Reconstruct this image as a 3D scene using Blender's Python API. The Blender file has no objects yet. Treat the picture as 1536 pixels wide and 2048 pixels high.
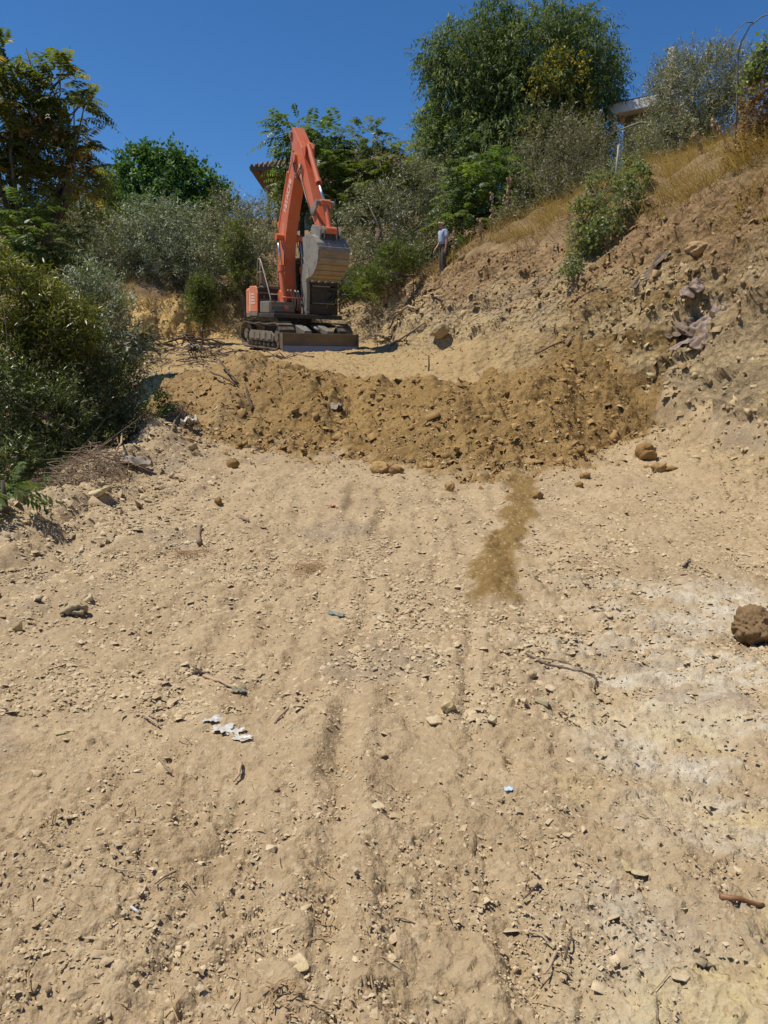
import bpy, math, random
import numpy as np
from mathutils import Vector, Matrix

# ------------------------------------------------------------------ camera, sky, sun, exposure
SC = bpy.context.scene
COL = SC.collection
R = math.radians
FPX = 1479.0                 # focal length in photograph pixels (1536 x 2048)
PITCH = R(11.0)
EYE = Vector((0.0, 0.0, 1.55))

cam_data = bpy.data.cameras.new('camera')
cam_data.sensor_fit = 'VERTICAL'
cam_data.sensor_height = 24.0
cam_data.lens = 24.0 * FPX / 2048.0
cam_data.clip_start = 0.05
cam_data.clip_end = 2000.0
cam = bpy.data.objects.new('camera', cam_data)
COL.objects.link(cam)
cam.location = EYE
cam.rotation_euler = (R(90) - PITCH, 0, 0)
SC.camera = cam

SUN_TO = Vector((-0.41, 0.03, 0.905)).normalized()
sun_el = math.asin(SUN_TO.z)
sun_az = math.atan2(SUN_TO.x, SUN_TO.y)
world = bpy.data.worlds.new('World')
SC.world = world
world.use_nodes = True
wn = world.node_tree.nodes
wl = world.node_tree.links
wn.clear()
sky = wn.new('ShaderNodeTexSky')
sky.sky_type = 'NISHITA'
sky.sun_disc = False
sky.sun_elevation = sun_el
sky.sun_rotation = sun_az
sky.altitude = 800
sky.air_density = 0.9
sky.dust_density = 0.0
sky.ozone_density = 8.0
bg = wn.new('ShaderNodeBackground')
bg.inputs['Strength'].default_value = 0.10
wo = wn.new('ShaderNodeOutputWorld')
hs = wn.new('ShaderNodeHueSaturation')
hs.inputs['Saturation'].default_value = 1.15
wl.new(sky.outputs[0], hs.inputs['Color'])
wl.new(hs.outputs[0], bg.inputs[0])
wl.new(bg.outputs[0], wo.inputs[0])

sl = bpy.data.lights.new('sun', 'SUN')
sl.energy = 4.6
sl.angle = R(0.53)
sl.color = (1.0, 0.93, 0.82)
sun = bpy.data.objects.new('sun', sl)
COL.objects.link(sun)
sun.location = (-30, 15, 60)
sun.rotation_euler = (-SUN_TO).to_track_quat('-Z', 'Y').to_euler()

SC.view_settings.view_transform = 'Standard'
SC.view_settings.look = 'None'
SC.view_settings.exposure = 0.16
SC.view_settings.gamma = 1.0
SC.view_settings.use_curve_mapping = False
SC.cycles.max_bounces = 6
SC.cycles.transparent_max_bounces = 4

rng = np.random.default_rng(11)
random.seed(5)

# ------------------------------------------------------------------ helpers
def at(px, py, d):
    """a point of the photograph at horizontal distance d (metres)"""
    cx = (px - 768.0) / FPX
    cy = (1024.0 - py) / FPX
    yy = math.cos(PITCH) + cy * math.sin(PITCH)
    zz = -math.sin(PITCH) + cy * math.cos(PITCH)
    k = d / yy
    return Vector((cx * k, d, EYE.z + zz * k))

def tag(o, label=None, cat=None, group=None, kind=None):
    if label: o['label'] = label
    if cat: o['category'] = cat
    if group: o['group'] = group
    if kind: o['kind'] = kind
    return o

def empty(name, loc=(0, 0, 0), rot=(0, 0, 0)):
    o = bpy.data.objects.new(name, None)
    o.empty_display_size = 0.2
    COL.objects.link(o)
    o.location = loc
    o.rotation_euler = rot
    return o

def link(name, me, mat=None, parent=None):
    o = bpy.data.objects.new(name, me)
    COL.objects.link(o)
    if mat is not None: me.materials.append(mat)
    if parent is not None: o.parent = parent
    return o

def np_mesh(name, V, F, smooth=False):
    """mesh from arrays; F is (n,3) or (n,4)"""
    me = bpy.data.meshes.new(name)
    V = np.ascontiguousarray(V, dtype=np.float32)
    F = np.ascontiguousarray(F, dtype=np.int32)
    n, k = F.shape
    me.vertices.add(len(V)); me.vertices.foreach_set('co', V.ravel())
    me.loops.add(n * k); me.loops.foreach_set('vertex_index', F.ravel())
    me.polygons.add(n)
    me.polygons.foreach_set('loop_start', np.arange(n, dtype=np.int32) * k)
    if smooth: me.polygons.foreach_set('use_smooth', np.ones(n, dtype=bool))
    me.update(calc_edges=True)
    return me

def attr(me, name, vals):
    a = me.attributes.new(name, 'FLOAT', 'POINT')
    a.data.foreach_set('value', np.ascontiguousarray(vals, dtype=np.float32))

# ---- noise
_perm = {}
def _p(seed):
    if seed not in _perm:
        r = np.random.default_rng(1000 + seed)
        p = r.permutation(512).astype(np.int64)
        a = r.random(512) * 2 * np.pi
        _perm[seed] = (p, np.cos(a), np.sin(a))
    return _perm[seed]

def pn(x, y, seed=0):
    p, gx, gy = _p(seed)
    x0 = np.floor(x).astype(np.int64); y0 = np.floor(y).astype(np.int64)
    fx = x - x0; fy = y - y0
    u = fx * fx * fx * (fx * (fx * 6 - 15) + 10); v = fy * fy * fy * (fy * (fy * 6 - 15) + 10)
    def g(ix, iy, dx, dy):
        h = p[(p[ix & 511] + iy) & 511]
        return gx[h] * dx + gy[h] * dy
    a = g(x0, y0, fx, fy); b = g(x0 + 1, y0, fx - 1, fy)
    c = g(x0, y0 + 1, fx, fy - 1); d = g(x0 + 1, y0 + 1, fx - 1, fy - 1)
    return 1.5 * ((a + u * (b - a)) * (1 - v) + (c + u * (d - c)) * v)

def fbm(x, y, octv=4, seed=0, gain=0.5, lac=2.03):
    s = 0; a = 1.0
    for i in range(octv):
        s = s + a * pn(x, y, seed + i)
        x = x * lac + 3.7; y = y * lac - 1.9; a *= gain
    return s

def sst(a, b, x):
    t = np.clip((x - a) / (b - a), 0, 1)
    return t * t * (3 - 2 * t)

# ---- small mesh builder
class MB:
    def __init__(s): s.v = []; s.f = []
    def add(s, v, f):
        n = len(s.v)
        s.v += [tuple(p) for p in v]
        s.f += [tuple(i + n for i in q) for q in f]
        return s
    def box(s, c, d, rot=None):
        c = Vector(c); out = []
        for sx, sy, sz in ((-1,-1,-1),(1,-1,-1),(1,1,-1),(-1,1,-1),(-1,-1,1),(1,-1,1),(1,1,1),(-1,1,1)):
            p = Vector((sx*d[0]/2, sy*d[1]/2, sz*d[2]/2))
            if rot is not None: p = rot @ p
            out.append(c + p)
        return s.add(out, [(0,3,2,1),(4,5,6,7),(0,1,5,4),(1,2,6,5),(2,3,7,6),(3,0,4,7)])
    def prism(s, prof, x0, x1):
        """polygon of (y,z) pulled from x0 to x1"""
        n = len(prof)
        a = [(x0, y, z) for y, z in prof]; b = [(x1, y, z) for y, z in prof]
        f = [tuple(range(n)), tuple(range(2*n-1, n-1, -1))]
        f += [(i, n+i, n+(i+1) % n, (i+1) % n) for i in range(n)]
        return s.add(a + b, f)
    def prismz(s, prof, z0, z1):
        n = len(prof)
        a = [(x, y, z0) for x, y in prof]; b = [(x, y, z1) for x, y in prof]
        f = [tuple(range(n-1, -1, -1)), tuple(range(n, 2*n))]
        f += [((i+1) % n, n+(i+1) % n, n+i, i) for i in range(n)]
        return s.add(a + b, f)
    def tube(s, pts, r, n=8, caps=True):
        pts = [Vector(p) for p in pts]
        rr = r if isinstance(r, (list, tuple)) else [r] * len(pts)
        up = Vector((0, 0, 1)); vs = []; fs = []
        prev = None
        for i, p in enumerate(pts):
            t = (pts[min(i+1, len(pts)-1)] - pts[max(i-1, 0)])
            if t.length < 1e-9: t = Vector((0, 0, 1))
            t.normalize()
            if prev is None:
                a = t.cross(up)
                if a.length < 0.1: a = t.cross(Vector((1, 0, 0)))
            else:
                a = prev - t * prev.dot(t)
            a.normalize(); b = t.cross(a); prev = a
            for k in range(n):
                w = 2 * math.pi * k / n
                vs.append(p + (a * math.cos(w) + b * math.sin(w)) * rr[i])
        for i in range(len(pts)-1):
            for k in range(n):
                fs.append((i*n+k, i*n+(k+1) % n, (i+1)*n+(k+1) % n, (i+1)*n+k))
        if caps:
            fs.append(tuple(range(n-1, -1, -1))); m = (len(pts)-1)*n
            fs.append(tuple(range(m, m+n)))
        return s.add(vs, fs)
    def cyl(s, p0, p1, r, n=14): return s.tube([p0, p1], r, n)
    def mesh(s, name, smooth=False):
        me = bpy.data.meshes.new(name)
        me.from_pydata([tuple(p) for p in s.v], [], s.f)
        if smooth: me.polygons.foreach_set('use_smooth', [True]*len(me.polygons))
        me.update()
        return me
    def build(s, name, mat, parent=None, smooth=False, bevel=0.0):
        o = link(name, s.mesh(name, smooth), mat, parent)
        if bevel:
            m = o.modifiers.new('bevel', 'BEVEL'); m.width = bevel; m.segments = 2
            m.limit_method = 'ANGLE'; m.angle_limit = R(35)
        return o

# ---- materials
def new_mat(name):
    m = bpy.data.materials.new(name); m.use_nodes = True
    nt = m.node_tree; nt.nodes.clear()
    out = nt.nodes.new('ShaderNodeOutputMaterial')
    return m, nt, out

def N(nt, t, **kw):
    n = nt.nodes.new(t)
    for k, v in kw.items(): setattr(n, k, v)
    return n

def mixc(nt, fac, a, b, mode='MIX'):
    n = nt.nodes.new('ShaderNodeMix'); n.data_type = 'RGBA'; n.blend_type = mode
    for sock, val in ((n.inputs[0], fac), (n.inputs[6], a), (n.inputs[7], b)):
        if isinstance(val, (int, float)): sock.default_value = val
        elif isinstance(val, (tuple, list)): sock.default_value = (*val[:3], 1)
        else: nt.links.new(val, sock)
    return n.outputs[2]

def noise(nt, scale, detail=4, rough=0.55, vec=None):
    n = nt.nodes.new('ShaderNodeTexNoise'); n.inputs['Scale'].default_value = scale
    n.inputs['Detail'].default_value = detail; n.inputs['Roughness'].default_value = rough
    if vec is not None: nt.links.new(vec, n.inputs['Vector'])
    return n.outputs['Fac']

def ramp(nt, fac, lo, hi, v0=0.0, v1=1.0):
    n = nt.nodes.new('ShaderNodeMapRange'); n.clamp = True
    n.inputs['From Min'].default_value = lo; n.inputs['From Max'].default_value = hi
    n.inputs['To Min'].default_value = v0; n.inputs['To Max'].default_value = v1
    nt.links.new(fac, n.inputs['Value'])
    return n.outputs[0]

def mat_paint(name, col, rough=0.5, var=0.15, scale=6.0, dust=0.3, dustcol=(0.36, 0.28, 0.18), metal=0.0, bump=0.0, wear=None):
    m, nt, out = new_mat(name)
    tc = N(nt, 'ShaderNodeTexCoord').outputs['Object']
    b = N(nt, 'ShaderNodeBsdfPrincipled')
    dark = tuple(c * (1 - var) for c in col); lite = tuple(min(1, c * (1 + var)) for c in col)
    c = mixc(nt, noise(nt, scale, 5, 0.6, tc), dark, lite)
    if dust:
        f = ramp(nt, noise(nt, scale * 0.6, 8, 0.72, tc), 0.42, 0.75, 0, 1)
        mu = N(nt, 'ShaderNodeMath', operation='MULTIPLY'); nt.links.new(f, mu.inputs[0]); mu.inputs[1].default_value = dust * 1.6
        mu.use_clamp = True
        c = mixc(nt, mu.outputs[0], c, dustcol)
    if wear:
        f = ramp(nt, noise(nt, scale * 2.3, 6, 0.7, tc), 0.58, 0.66)
        c = mixc(nt, f, c, wear)
    nt.links.new(c, b.inputs['Base Color'])
    r = ramp(nt, noise(nt, scale * 3, 4, 0.6, tc), 0.3, 0.7, max(0.05, rough - 0.12), min(1, rough + 0.15))
    nt.links.new(r, b.inputs['Roughness'])
    b.inputs['Metallic'].default_value = metal
    if bump:
        bp = N(nt, 'ShaderNodeBump'); bp.inputs['Strength'].default_value = bump; bp.inputs['Distance'].default_value = 0.02
        nt.links.new(noise(nt, scale * 5, 6, 0.65, tc), bp.inputs['Height']); nt.links.new(bp.outputs[0], b.inputs['Normal'])
    nt.links.new(b.outputs[0], out.inputs[0])
    return m

def mat_leaf(name, c0, c1, c2=None, rough=0.5, trans=0.28, spec=0.4):
    """leaf colours run from c0 to c1 over the leaf's own random value; c2 are the few odd ones"""
    m, nt, out = new_mat(name)
    a = N(nt, 'ShaderNodeAttribute', attribute_name='rnd').outputs['Fac']
    cr = N(nt, 'ShaderNodeValToRGB'); nt.links.new(a, cr.inputs[0])
    e = cr.color_ramp.elements
    e[0].position = 0.0; e[0].color = (*c0, 1)
    e[1].position = 0.9 if c2 else 1.0; e[1].color = (*c1, 1)
    if c2:
        k = cr.color_ramp.elements.new(0.96); k.color = (*c2, 1)
    b = N(nt, 'ShaderNodeBsdfPrincipled'); b.inputs['Roughness'].default_value = rough
    b.inputs['Specular IOR Level'].default_value = spec
    nt.links.new(cr.outputs[0], b.inputs['Base Color'])
    t = N(nt, 'ShaderNodeBsdfTranslucent')
    tint = mixc(nt, 1.0, cr.outputs[0], (1.25, 1.35, 0.5), 'MULTIPLY')
    nt.links.new(tint, t.inputs[0])
    mx = N(nt, 'ShaderNodeMixShader'); mx.inputs[0].default_value = min(0.5, trans * 1.4)
    nt.links.new(b.outputs[0], mx.inputs[1]); nt.links.new(t.outputs[0], mx.inputs[2])
    nt.links.new(mx.outputs[0], out.inputs[0])
    return m
# ------------------------------------------------------------------ terrain
TOE = [(5.6, -20), (5.4, -2), (5.0, 5), (4.75, 9), (4.75, 13), (3.8, 16.8), (2.4, 20.8), (0.6, 23.3), (0.3, 26), (-0.6, 29.2),
       (-3, 31), (-6, 30.4), (-9, 28.4), (-13, 27.2), (-40, 25)]
POLY = TOE + [(-300, 24), (-300, -20)]
ZP_Y = [-20, 0, 6, 9, 10.5, 12, 14, 16, 18, 20, 23, 26, 30, 400]
ZP_Z = [-0.5, 0.0, 0.07, 0.14, 0.20, 0.36, 0.78, 1.18, 1.48, 1.70, 1.97, 2.20, 2.52, 2.8]
XL_Y = [-20, 4, 7, 9, 12, 15, 18, 21, 24, 26, 40]
XL_X = [-4.2, -3.8, -3.6, -3.85, -3.8, -4.3, -5.5, -8.0, -11, -14, -16]
FOOT_X = [-6, -3.6, -2.2, -0.5, 0.5, 1.1, 1.7, 2.6, 3.5, 4.5, 6]
FOOT_Y = [12.6, 11.9, 11.4, 10.9, 10.3, 9.55, 9.6, 10.3, 11.3, 12.6, 14]
MH_X = [-6, -4.4, -3.2, -1.6, -0.35, 0.6, 1.6, 2.8, 3.9, 5.0, 6.5]
MH_H = [0.0, 0.30, 0.62, 0.70, 0.42, 0.66, 0.82, 0.84, 0.66, 0.35, 0.0]

def smooth_interp(x, xs, ys):
    return (np.interp(x - 0.35, xs, ys) + np.interp(x, xs, ys) * 2 + np.interp(x + 0.35, xs, ys)) / 4

def toe_dist(x, y):
    """signed distance to the toe of the cut bank (positive = in the bank) and arc length along it"""
    best = np.full(x.shape, 1e9); arc = np.zeros(x.shape); L = 0.0
    for (ax, ay), (bx, by) in zip(TOE[:-1], TOE[1:]):
        dx, dy = bx - ax, by - ay; l2 = dx*dx + dy*dy
        t = np.clip(((x - ax)*dx + (y - ay)*dy) / l2, 0, 1)
        d = np.hypot(x - ax - t*dx, y - ay - t*dy)
        m = d < best
        best = np.where(m, d, best); arc = np.where(m, L + t * math.sqrt(l2), arc)
        L += math.sqrt(l2)
    inside = np.zeros(x.shape, bool)
    n = len(POLY)
    for i in range(n):
        x1, y1 = POLY[i]; x2, y2 = POLY[(i+1) % n]
        c = ((y1 > y) != (y2 > y))
        xi = (x2 - x1) * (y - y1) / ((y2 - y1) if y2 != y1 else 1e-9) + x1
        inside ^= c & (x < xi)
    return np.where(inside, -best, best), arc

def terrain(x, y, full=False):
    """height of the ground; with full also the horizontal push and the soil masks"""
    x = np.asarray(x, float); y = np.asarray(y, float)
    near = np.exp(-np.maximum(y - 2, 0) / 14.0)
    s, arc = toe_dist(x, y)
    s = s + 0.32 * fbm(x * 0.8, y * 0.8, 3, 3)
    zp = smooth_interp(y, ZP_Y, ZP_Z)
    z = zp + 0.05 * fbm(x * 0.35, y * 0.35, 3, 21)
    # pushed-up soil
    wob = 0.45 * fbm(x * 0.9, y * 0.5, 3, 8)
    foot = smooth_interp(x, FOOT_X, FOOT_Y) + wob
    hh = smooth_interp(x, MH_X, MH_H) * (1 + 0.34 * fbm(x * 0.9 + 5, y * 0.45, 3, 9))
    rise = sst(0, 3.0, y - foot); fall = 1 - sst(3.0, 5.6, y - foot)
    mound = hh * (rise ** 0.8) * (0.12 + 0.88 * fall)
    z = z + mound
    # second, lighter heap by the bank
    z = z + 0.55 * np.exp(-((x - 2.6) / 1.3) ** 2 - ((y - 18.3) / 1.0) ** 2) * (1 + 0.3 * fbm(x, y, 2, 33))
    # rubble heap beside the trees
    z = z + 0.42 * np.exp(-((x + 6.2) / 1.7) ** 2 - ((y - 20.6) / 0.9) ** 2) * (1 + 0.5 * fbm(x * 1.3, y * 1.3, 3, 34))
    z = z + 0.22 * np.exp(-((x + 3.3) / 0.8) ** 2 - ((y - 10.8) / 1.6) ** 2)
    moundmask = (0.70 + 0.30 * sst(-2.9, -1.2, x)) * sst(-0.45, 0.5, y - foot + 0.55 * fbm(x * 2.1, y * 2.1, 4, 12)) * (1 - sst(3.8, 6.6, y - foot + 0.5 * fbm(x * 1.3, y * 1.3, 2, 13))) * sst(-4.9, -4.2, x)
    # fall-off on the left
    xl = np.interp(y, XL_Y, XL_X) + 0.35 * fbm(x * 0.3, y * 0.6, 3, 15)
    dl = np.maximum(xl - x, 0)
    drop = np.where(dl < 2.2, 0.62 * dl ** 1.2, 0.62 * 2.2 ** 1.2 + 0.06 * (dl - 2.2))
    z = z - np.minimum(drop, 2.6)
    # lip of loose soil along the left edge
    z = z + 0.24 * np.exp(-((x - xl - 0.35) / 0.48) ** 2) * sst(13.5, 11.5, y) * (0.75 + 0.8 * fbm(x * 1.5, y * 1.5, 3, 36))
    # cut bank
    zl = np.interp(x, [-14, -5, 1, 12], [4.15, 4.25, 4.8, 5.05]) + 0.30 * fbm(arc * 0.45, arc * 0.0 + 2.2, 3, 40)
    fh = np.maximum(zl - z, 0.8)
    w = 0.62 * fh
    t = np.clip(s / w, 0, 1)
    prof = t ** 0.86
    prof = prof + 0.045 * np.sin(t * np.pi) * fbm(arc * 0.7, t * 3, 3, 50)
    above = np.maximum(s - w, 0)
    zb = z + fh * prof + 12.0 * (1 - np.exp(-0.52 * above / 12.0))
    z0 = z
    z = np.where(s > 0, zb, z)
    z = z + 0.30 * np.exp(-np.abs(s) / 0.55) * (1 + 0.6 * fbm(x * 1.4, y * 1.4, 3, 60)) * (1 - sst(0.35, 0.8, t)) * 0.9
    face = sst(0.02, 0.12, t) * (1 - sst(0.92, 1.0, t)) * (s > 0)
    hill = sst(0.9, 1.1, s / w) * (s > 0)
    z = z + hill * 0.18 * fbm(x * 0.6, y * 0.6, 3, 70)
    # ---- medium and small relief of the graded floor
    flr = (1 - sst(0.0, 0.3, s)) * (dl <= 0)
    loose = sst(-0.1, 0.45, fbm(x * 0.55 + 9, y * 0.4, 3, 80)) * 0.6 + 0.4 * sst(-2.6, -3.5, x) + 0.5 * sst(1.0, 2.6, x + 0.2 * y - 0.9) * (y < 5)
    loose = np.clip(loose + 0.25 * sst(6.5, 9.5, y) , 0, 1)
    # shallow wheel and track marks running up the slope
    warp = 0.25 * fbm(x * 0.3, y * 0.25, 2, 85)
    ruts = np.cos((x + 0.06 * y + warp) * 2 * np.pi / 0.95) + 0.6 * np.cos((x - 0.03 * y + warp * 0.7) * 2 * np.pi / 0.31 + 1.3)
    for rx, rw, rd in ((-0.23, 0.05, 0.024), (0.30, 0.04, 0.020), (-1.05, 0.07, 0.022), (-0.62, 0.04, 0.014), (1.0, 0.05, 0.014)):
        q = (x - rx - 0.03 * y + 0.10 * fbm(y * 0.6 + rx * 9, y * 0 + rx, 3, 88)) / rw
        z = z + flr * rd * (-np.exp(-q * q) + 0.8 * np.exp(-(np.abs(q) - 2.0) ** 2)) * sst(-0.5, 0.2, pn(y * 0.5 + rx * 5, rx * 3 + y * 0, 89)) * (y < 9)
    z = z + flr * (0.021 * ruts * sst(-0.5, 0.4, pn(x * 0.4, y * 0.2, 86)) * (1 - 0.6 * loose))
    z = z + flr * 0.010 * np.sin(2 * np.pi * (y + 0.03 * fbm(x * 2, y * 2, 2, 87)) / 0.165) * sst(0.75, 0.95, x - 0.04 * y) * (1 - sst(1.35, 1.55, x - 0.04 * y)) * sst(2.6, 3.4, y) * (1 - sst(6.5, 8.5, y)) * sst(-0.4, 0.3, fbm(x * 1.1, y * 0.8, 2, 91))
    z = z + (1 - hill) * (0.020 * fbm(x * 1.6, y * 1.3, 3, 90) + 0.011 * fbm(x * 5, y * 5, 2, 93))
    b1 = np.abs(pn(x * 11, y * 11, 95)); b2 = np.abs(pn(x * 24, y * 24, 96)); b3 = np.abs(pn(x * 53, y * 53, 97))
    bank_or_mound = np.clip(moundmask + face, 0, 1)
    amp = np.clip(0.3 + 0.5 * loose, 0, 1.0)
    z = z + (1 - hill) * ((0.018 * amp * (1 - face) + 0.012 * moundmask) * (0.4 - b1) + (0.012 * amp * (1 - face) + 0.006 * moundmask) * (0.4 - b2) + 0.0045 * (0.3 + amp) * (0.4 - b3) * near)
    z = z + moundmask * (0.075 * fbm(x * 1.9, y * 1.9, 3, 99) + 0.03 * (0.4 - np.abs(pn(x * 4.6, y * 4.6, 94)))) + face * 0.04 * fbm(x * 2, y * 2, 2, 98)
    if not full:
        return z
    # horizontal push of the bank face: broken layers and lumps
    zz = z + 0.12 * arc
    lay = fbm(arc * 0.8, zz * 2.4, 3, 110)
    lump = (0.4 - np.abs(pn(arc * 2.2, zz * 2.6, 115))) + 0.55 * (0.4 - np.abs(pn(arc * 4.7 + zz, zz * 5.5, 116))) + 0.3 * (0.4 - np.abs(pn(arc * 10.3, zz * 12, 117))) + 0.17 * (0.4 - np.abs(pn(arc * 22, zz * 26, 118)))
    push = face * (0.12 * lay + 0.07 * lump)
    k = np.nonzero((face > 0.02) & (y < 36))[0]
    if len(k):
        a_, q_ = arc.ravel()[k], zz.ravel()[k]
        fv = 0.11 * facet(a_ * 1.3 + 0.3 * q_, q_ * 1.7, 410) + 0.055 * facet(a_ * 3.6 + 0.8 * q_, q_ * 5.2, 411) + 0.02 * facet(a_ * 8, q_ * 11, 412)
        push = push.copy(); push.ravel()[k] += face.ravel()[k] * fv
    # soils
    top = sst(0.36, 0.80, t + 0.34 * fbm(arc * 0.5, z * 0.6, 4, 120)) * (s > 0) * (1 - 0.3 * hill)
    pale = face * (1 - top) * sst(-0.25, 0.5, fbm(arc * 0.55 + 4, z * 1.3, 4, 130) + 0.10) * 0.9
    leftbank = sst(-4.5, -6.5, x) * (s > -0.4) * (y > 20)
    wx = np.interp(y, [4.7, 5.6, 7, 9, 10.5], [0.72, 0.86, 1.28, 1.72, 1.95])
    ww = np.interp(y, [4.7, 5.4, 6.5, 10], [0.13, 0.17, 0.14, 0.18])
    wet = (1 - sst(0.7, 1.35, np.abs(x - wx + 0.09 * fbm(x * 3, y * 3, 4, 140)) / ww)) * sst(4.45, 4.8, y + 0.12 * fbm(x * 4, y * 2, 2, 141)) * (1 - sst(9.2, 10.4, y))
    zone = sst(-0.5, 0.6, x - np.interp(y, [0, 2, 3, 4, 5.3, 6], [0.55, 0.60, 0.75, 0.95, 1.25, 3.5]) + 0.35 * fbm(x * 1.2, y * 1.2, 3, 150)) * (1 - sst(4.6, 5.4, y)) * flr
    white = 0.74 * zone * sst(-0.55, 0.30, fbm(x * 0.8 + 3, y * 2.2, 5, 155))
    broken = 0.45 + 0.55 * sst(-0.35, 0.30, fbm(x * 7, y * 9, 3, 157))
    white = white * broken * 1.15
    yellow = broken * zone * sst(0.0, 0.45, fbm(x * 1.5 + 13, y * 1.8, 3, 160)) * (1 - sst(2.6, 3.6, y)) * 0.8
    grey = np.clip(zone * sst(0.1, 0.6, fbm(x * 1.3 - 7, y * 1.9, 3, 165)) + 0.7 * flr * sst(0.45, 0.85, fbm(x * 0.9 - 3, y * 0.7, 4, 166)), 0, 1)
    grey = np.clip(grey + 0.8 * flr * np.exp(-((x + 2.6) / 0.5) ** 2 - ((y - 4.6) / 0.7) ** 2) * sst(-0.3, 0.4, fbm(x * 3, y * 3, 3, 167)), 0, 1)
    # bank soil reaches out over its toe
    pale = np.clip(pale + 0.5 * np.exp(-np.maximum(-s, 0) / 0.8) * (s <= 0) * (y > 5) * (1 - moundmask), 0, 1)
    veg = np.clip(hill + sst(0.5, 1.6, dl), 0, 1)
    far = sst(11, 17, y) * flr * (1 - moundmask)
    return z, push, dict(mound=moundmask, top=top, pale=pale, orange=leftbank, wet=wet, white=white, yellow=yellow, grey=grey, veg=veg, far=far, loose=loose, crag=np.clip(face * (1 - 0.5 * leftbank) + 0.8 * np.exp(-np.maximum(-s, 0) / 0.6) * (s <= 0) * (y > 5) + 0.55 * moundmask + 0.45 * far, 0, 1))

def Z(x, y):
    return float(terrain(np.array([x]), np.array([y]))[0])

def on(px, py, lo=1.2, hi=40.0):
    """where the sight line through a photograph pixel meets the ground"""
    d = np.geomspace(lo, hi, 1500)
    cx = (px - 768.0) / FPX; cy = (1024.0 - py) / FPX
    yy = math.cos(PITCH) + cy * math.sin(PITCH); zz = -math.sin(PITCH) + cy * math.cos(PITCH)
    k = d / yy
    g = EYE.z + zz * k - terrain(cx * k, d)
    i = int(np.argmax(g <= 0)) if (g <= 0).any() else len(d) - 1
    return Vector((cx * k[i], d[i], float(terrain(np.array([cx * k[i]]), np.array([d[i]]))[0])))

def facet(x, y, seed):
    """broken, angular relief: every cell is a tilted flat piece, about -0.5..0.5"""
    p, gx, gy = _p(seed)
    x0 = np.floor(x).astype(np.int64); y0 = np.floor(y).astype(np.int64)
    best = np.full(x.shape, 9.0); val = np.zeros(x.shape)
    for i in (-1, 0, 1):
        for j in (-1, 0, 1):
            h = p[(p[(x0 + i) & 511] + y0 + j) & 511]; h2 = p[(h + 97) & 511]
            dx = x0 + i + h / 512.0 - x; dy = y0 + j + h2 / 512.0 - y
            d = dx * dx + dy * dy; m = d < best
            best = np.where(m, d, best); val = np.where(m, (p[(h2 + 31) & 511] / 512.0 - 0.5) - 0.55 * (dx * gx[h] + dy * gy[h]), val)
    return val - 0.35 * best

def build_ground():
    ys = np.concatenate([np.linspace(-12, -0.5, 8), np.linspace(-0.2, 1.15, 12), np.geomspace(1.2, 33, 800), np.geomspace(33.6, 400, 42)])
    u = np.linspace(-1, 1, 530)
    g = np.concatenate([[0.12, 0.3, 0.55, 0.9, 1.4, 2.0, 2.8], np.geomspace(3.8, 380, 26)])
    half = 0.60 * np.maximum(ys, 1.2) + 0.45
    X = np.concatenate([-(half[:, None] + g[::-1][None, :]), half[:, None] * u[None, :], half[:, None] + g[None, :]], axis=1)
    Y = np.repeat(ys[:, None], X.shape[1], axis=1)
    rows, cols = X.shape
    x = X.ravel(); y = Y.ravel()
    z, push, mk = terrain(x, y, True)
    k = np.nonzero((y < 28) & (y > 1.0) & (np.abs(x) < 9) & (mk['veg'] < 0.5))[0]
    a_, q_ = x[k], y[k]; md = mk['mound'][k]; lo = mk['loose'][k]
    md = np.clip(md + 0.35 * mk['far'][k], 0, 1)
    tal = np.exp(-np.maximum(-toe_dist(a_, q_)[0], 0) / 0.9) * (q_ > 5)
    pt = 0.5 + 1.3 * sst(-0.3, 0.6, fbm(a_ * 0.8, q_ * 0.8, 2, 425)); md = md * pt
    z[k] += (0.012 + 0.055 * md + 0.05 * tal) * facet(a_ * 4.1, q_ * 4.1, 420) + (0.010 + 0.014 * lo + 0.026 * md + 0.03 * tal) * facet(a_ * 10, q_ * 10, 421) + (0.009 + 0.012 * lo + 0.010 * md + 0.012 * tal) * facet(a_ * 23, q_ * 23, 422) + 0.005 * np.exp(-q_ / 5) * facet(a_ * 55, q_ * 55, 423)
    z = z + mk['wet'] * (0.016 + 0.022 * facet(x * 13, y * 13, 426))
    # direction of push: towards the open floor
    e = 0.15
    sx = (toe_dist(x + e, y)[0] - toe_dist(x - e, y)[0]); sy = (toe_dist(x, y + e)[0] - toe_dist(x, y - e)[0])
    ln = np.hypot(sx, sy) + 1e-6
    x2 = x - push * sx / ln; y2 = y - push * sy / ln
    V = np.stack([x2, y2, z], 1)
    i = np.arange(rows * cols).reshape(rows, cols)
    F = np.stack([i[:-1, :-1], i[:-1, 1:], i[1:, 1:], i[1:, :-1]], -1).reshape(-1, 4)
    me = np_mesh('ground', V, F, smooth=True)
    for k, v in mk.items(): attr(me, 'm_' + k, v)
    return me

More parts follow.
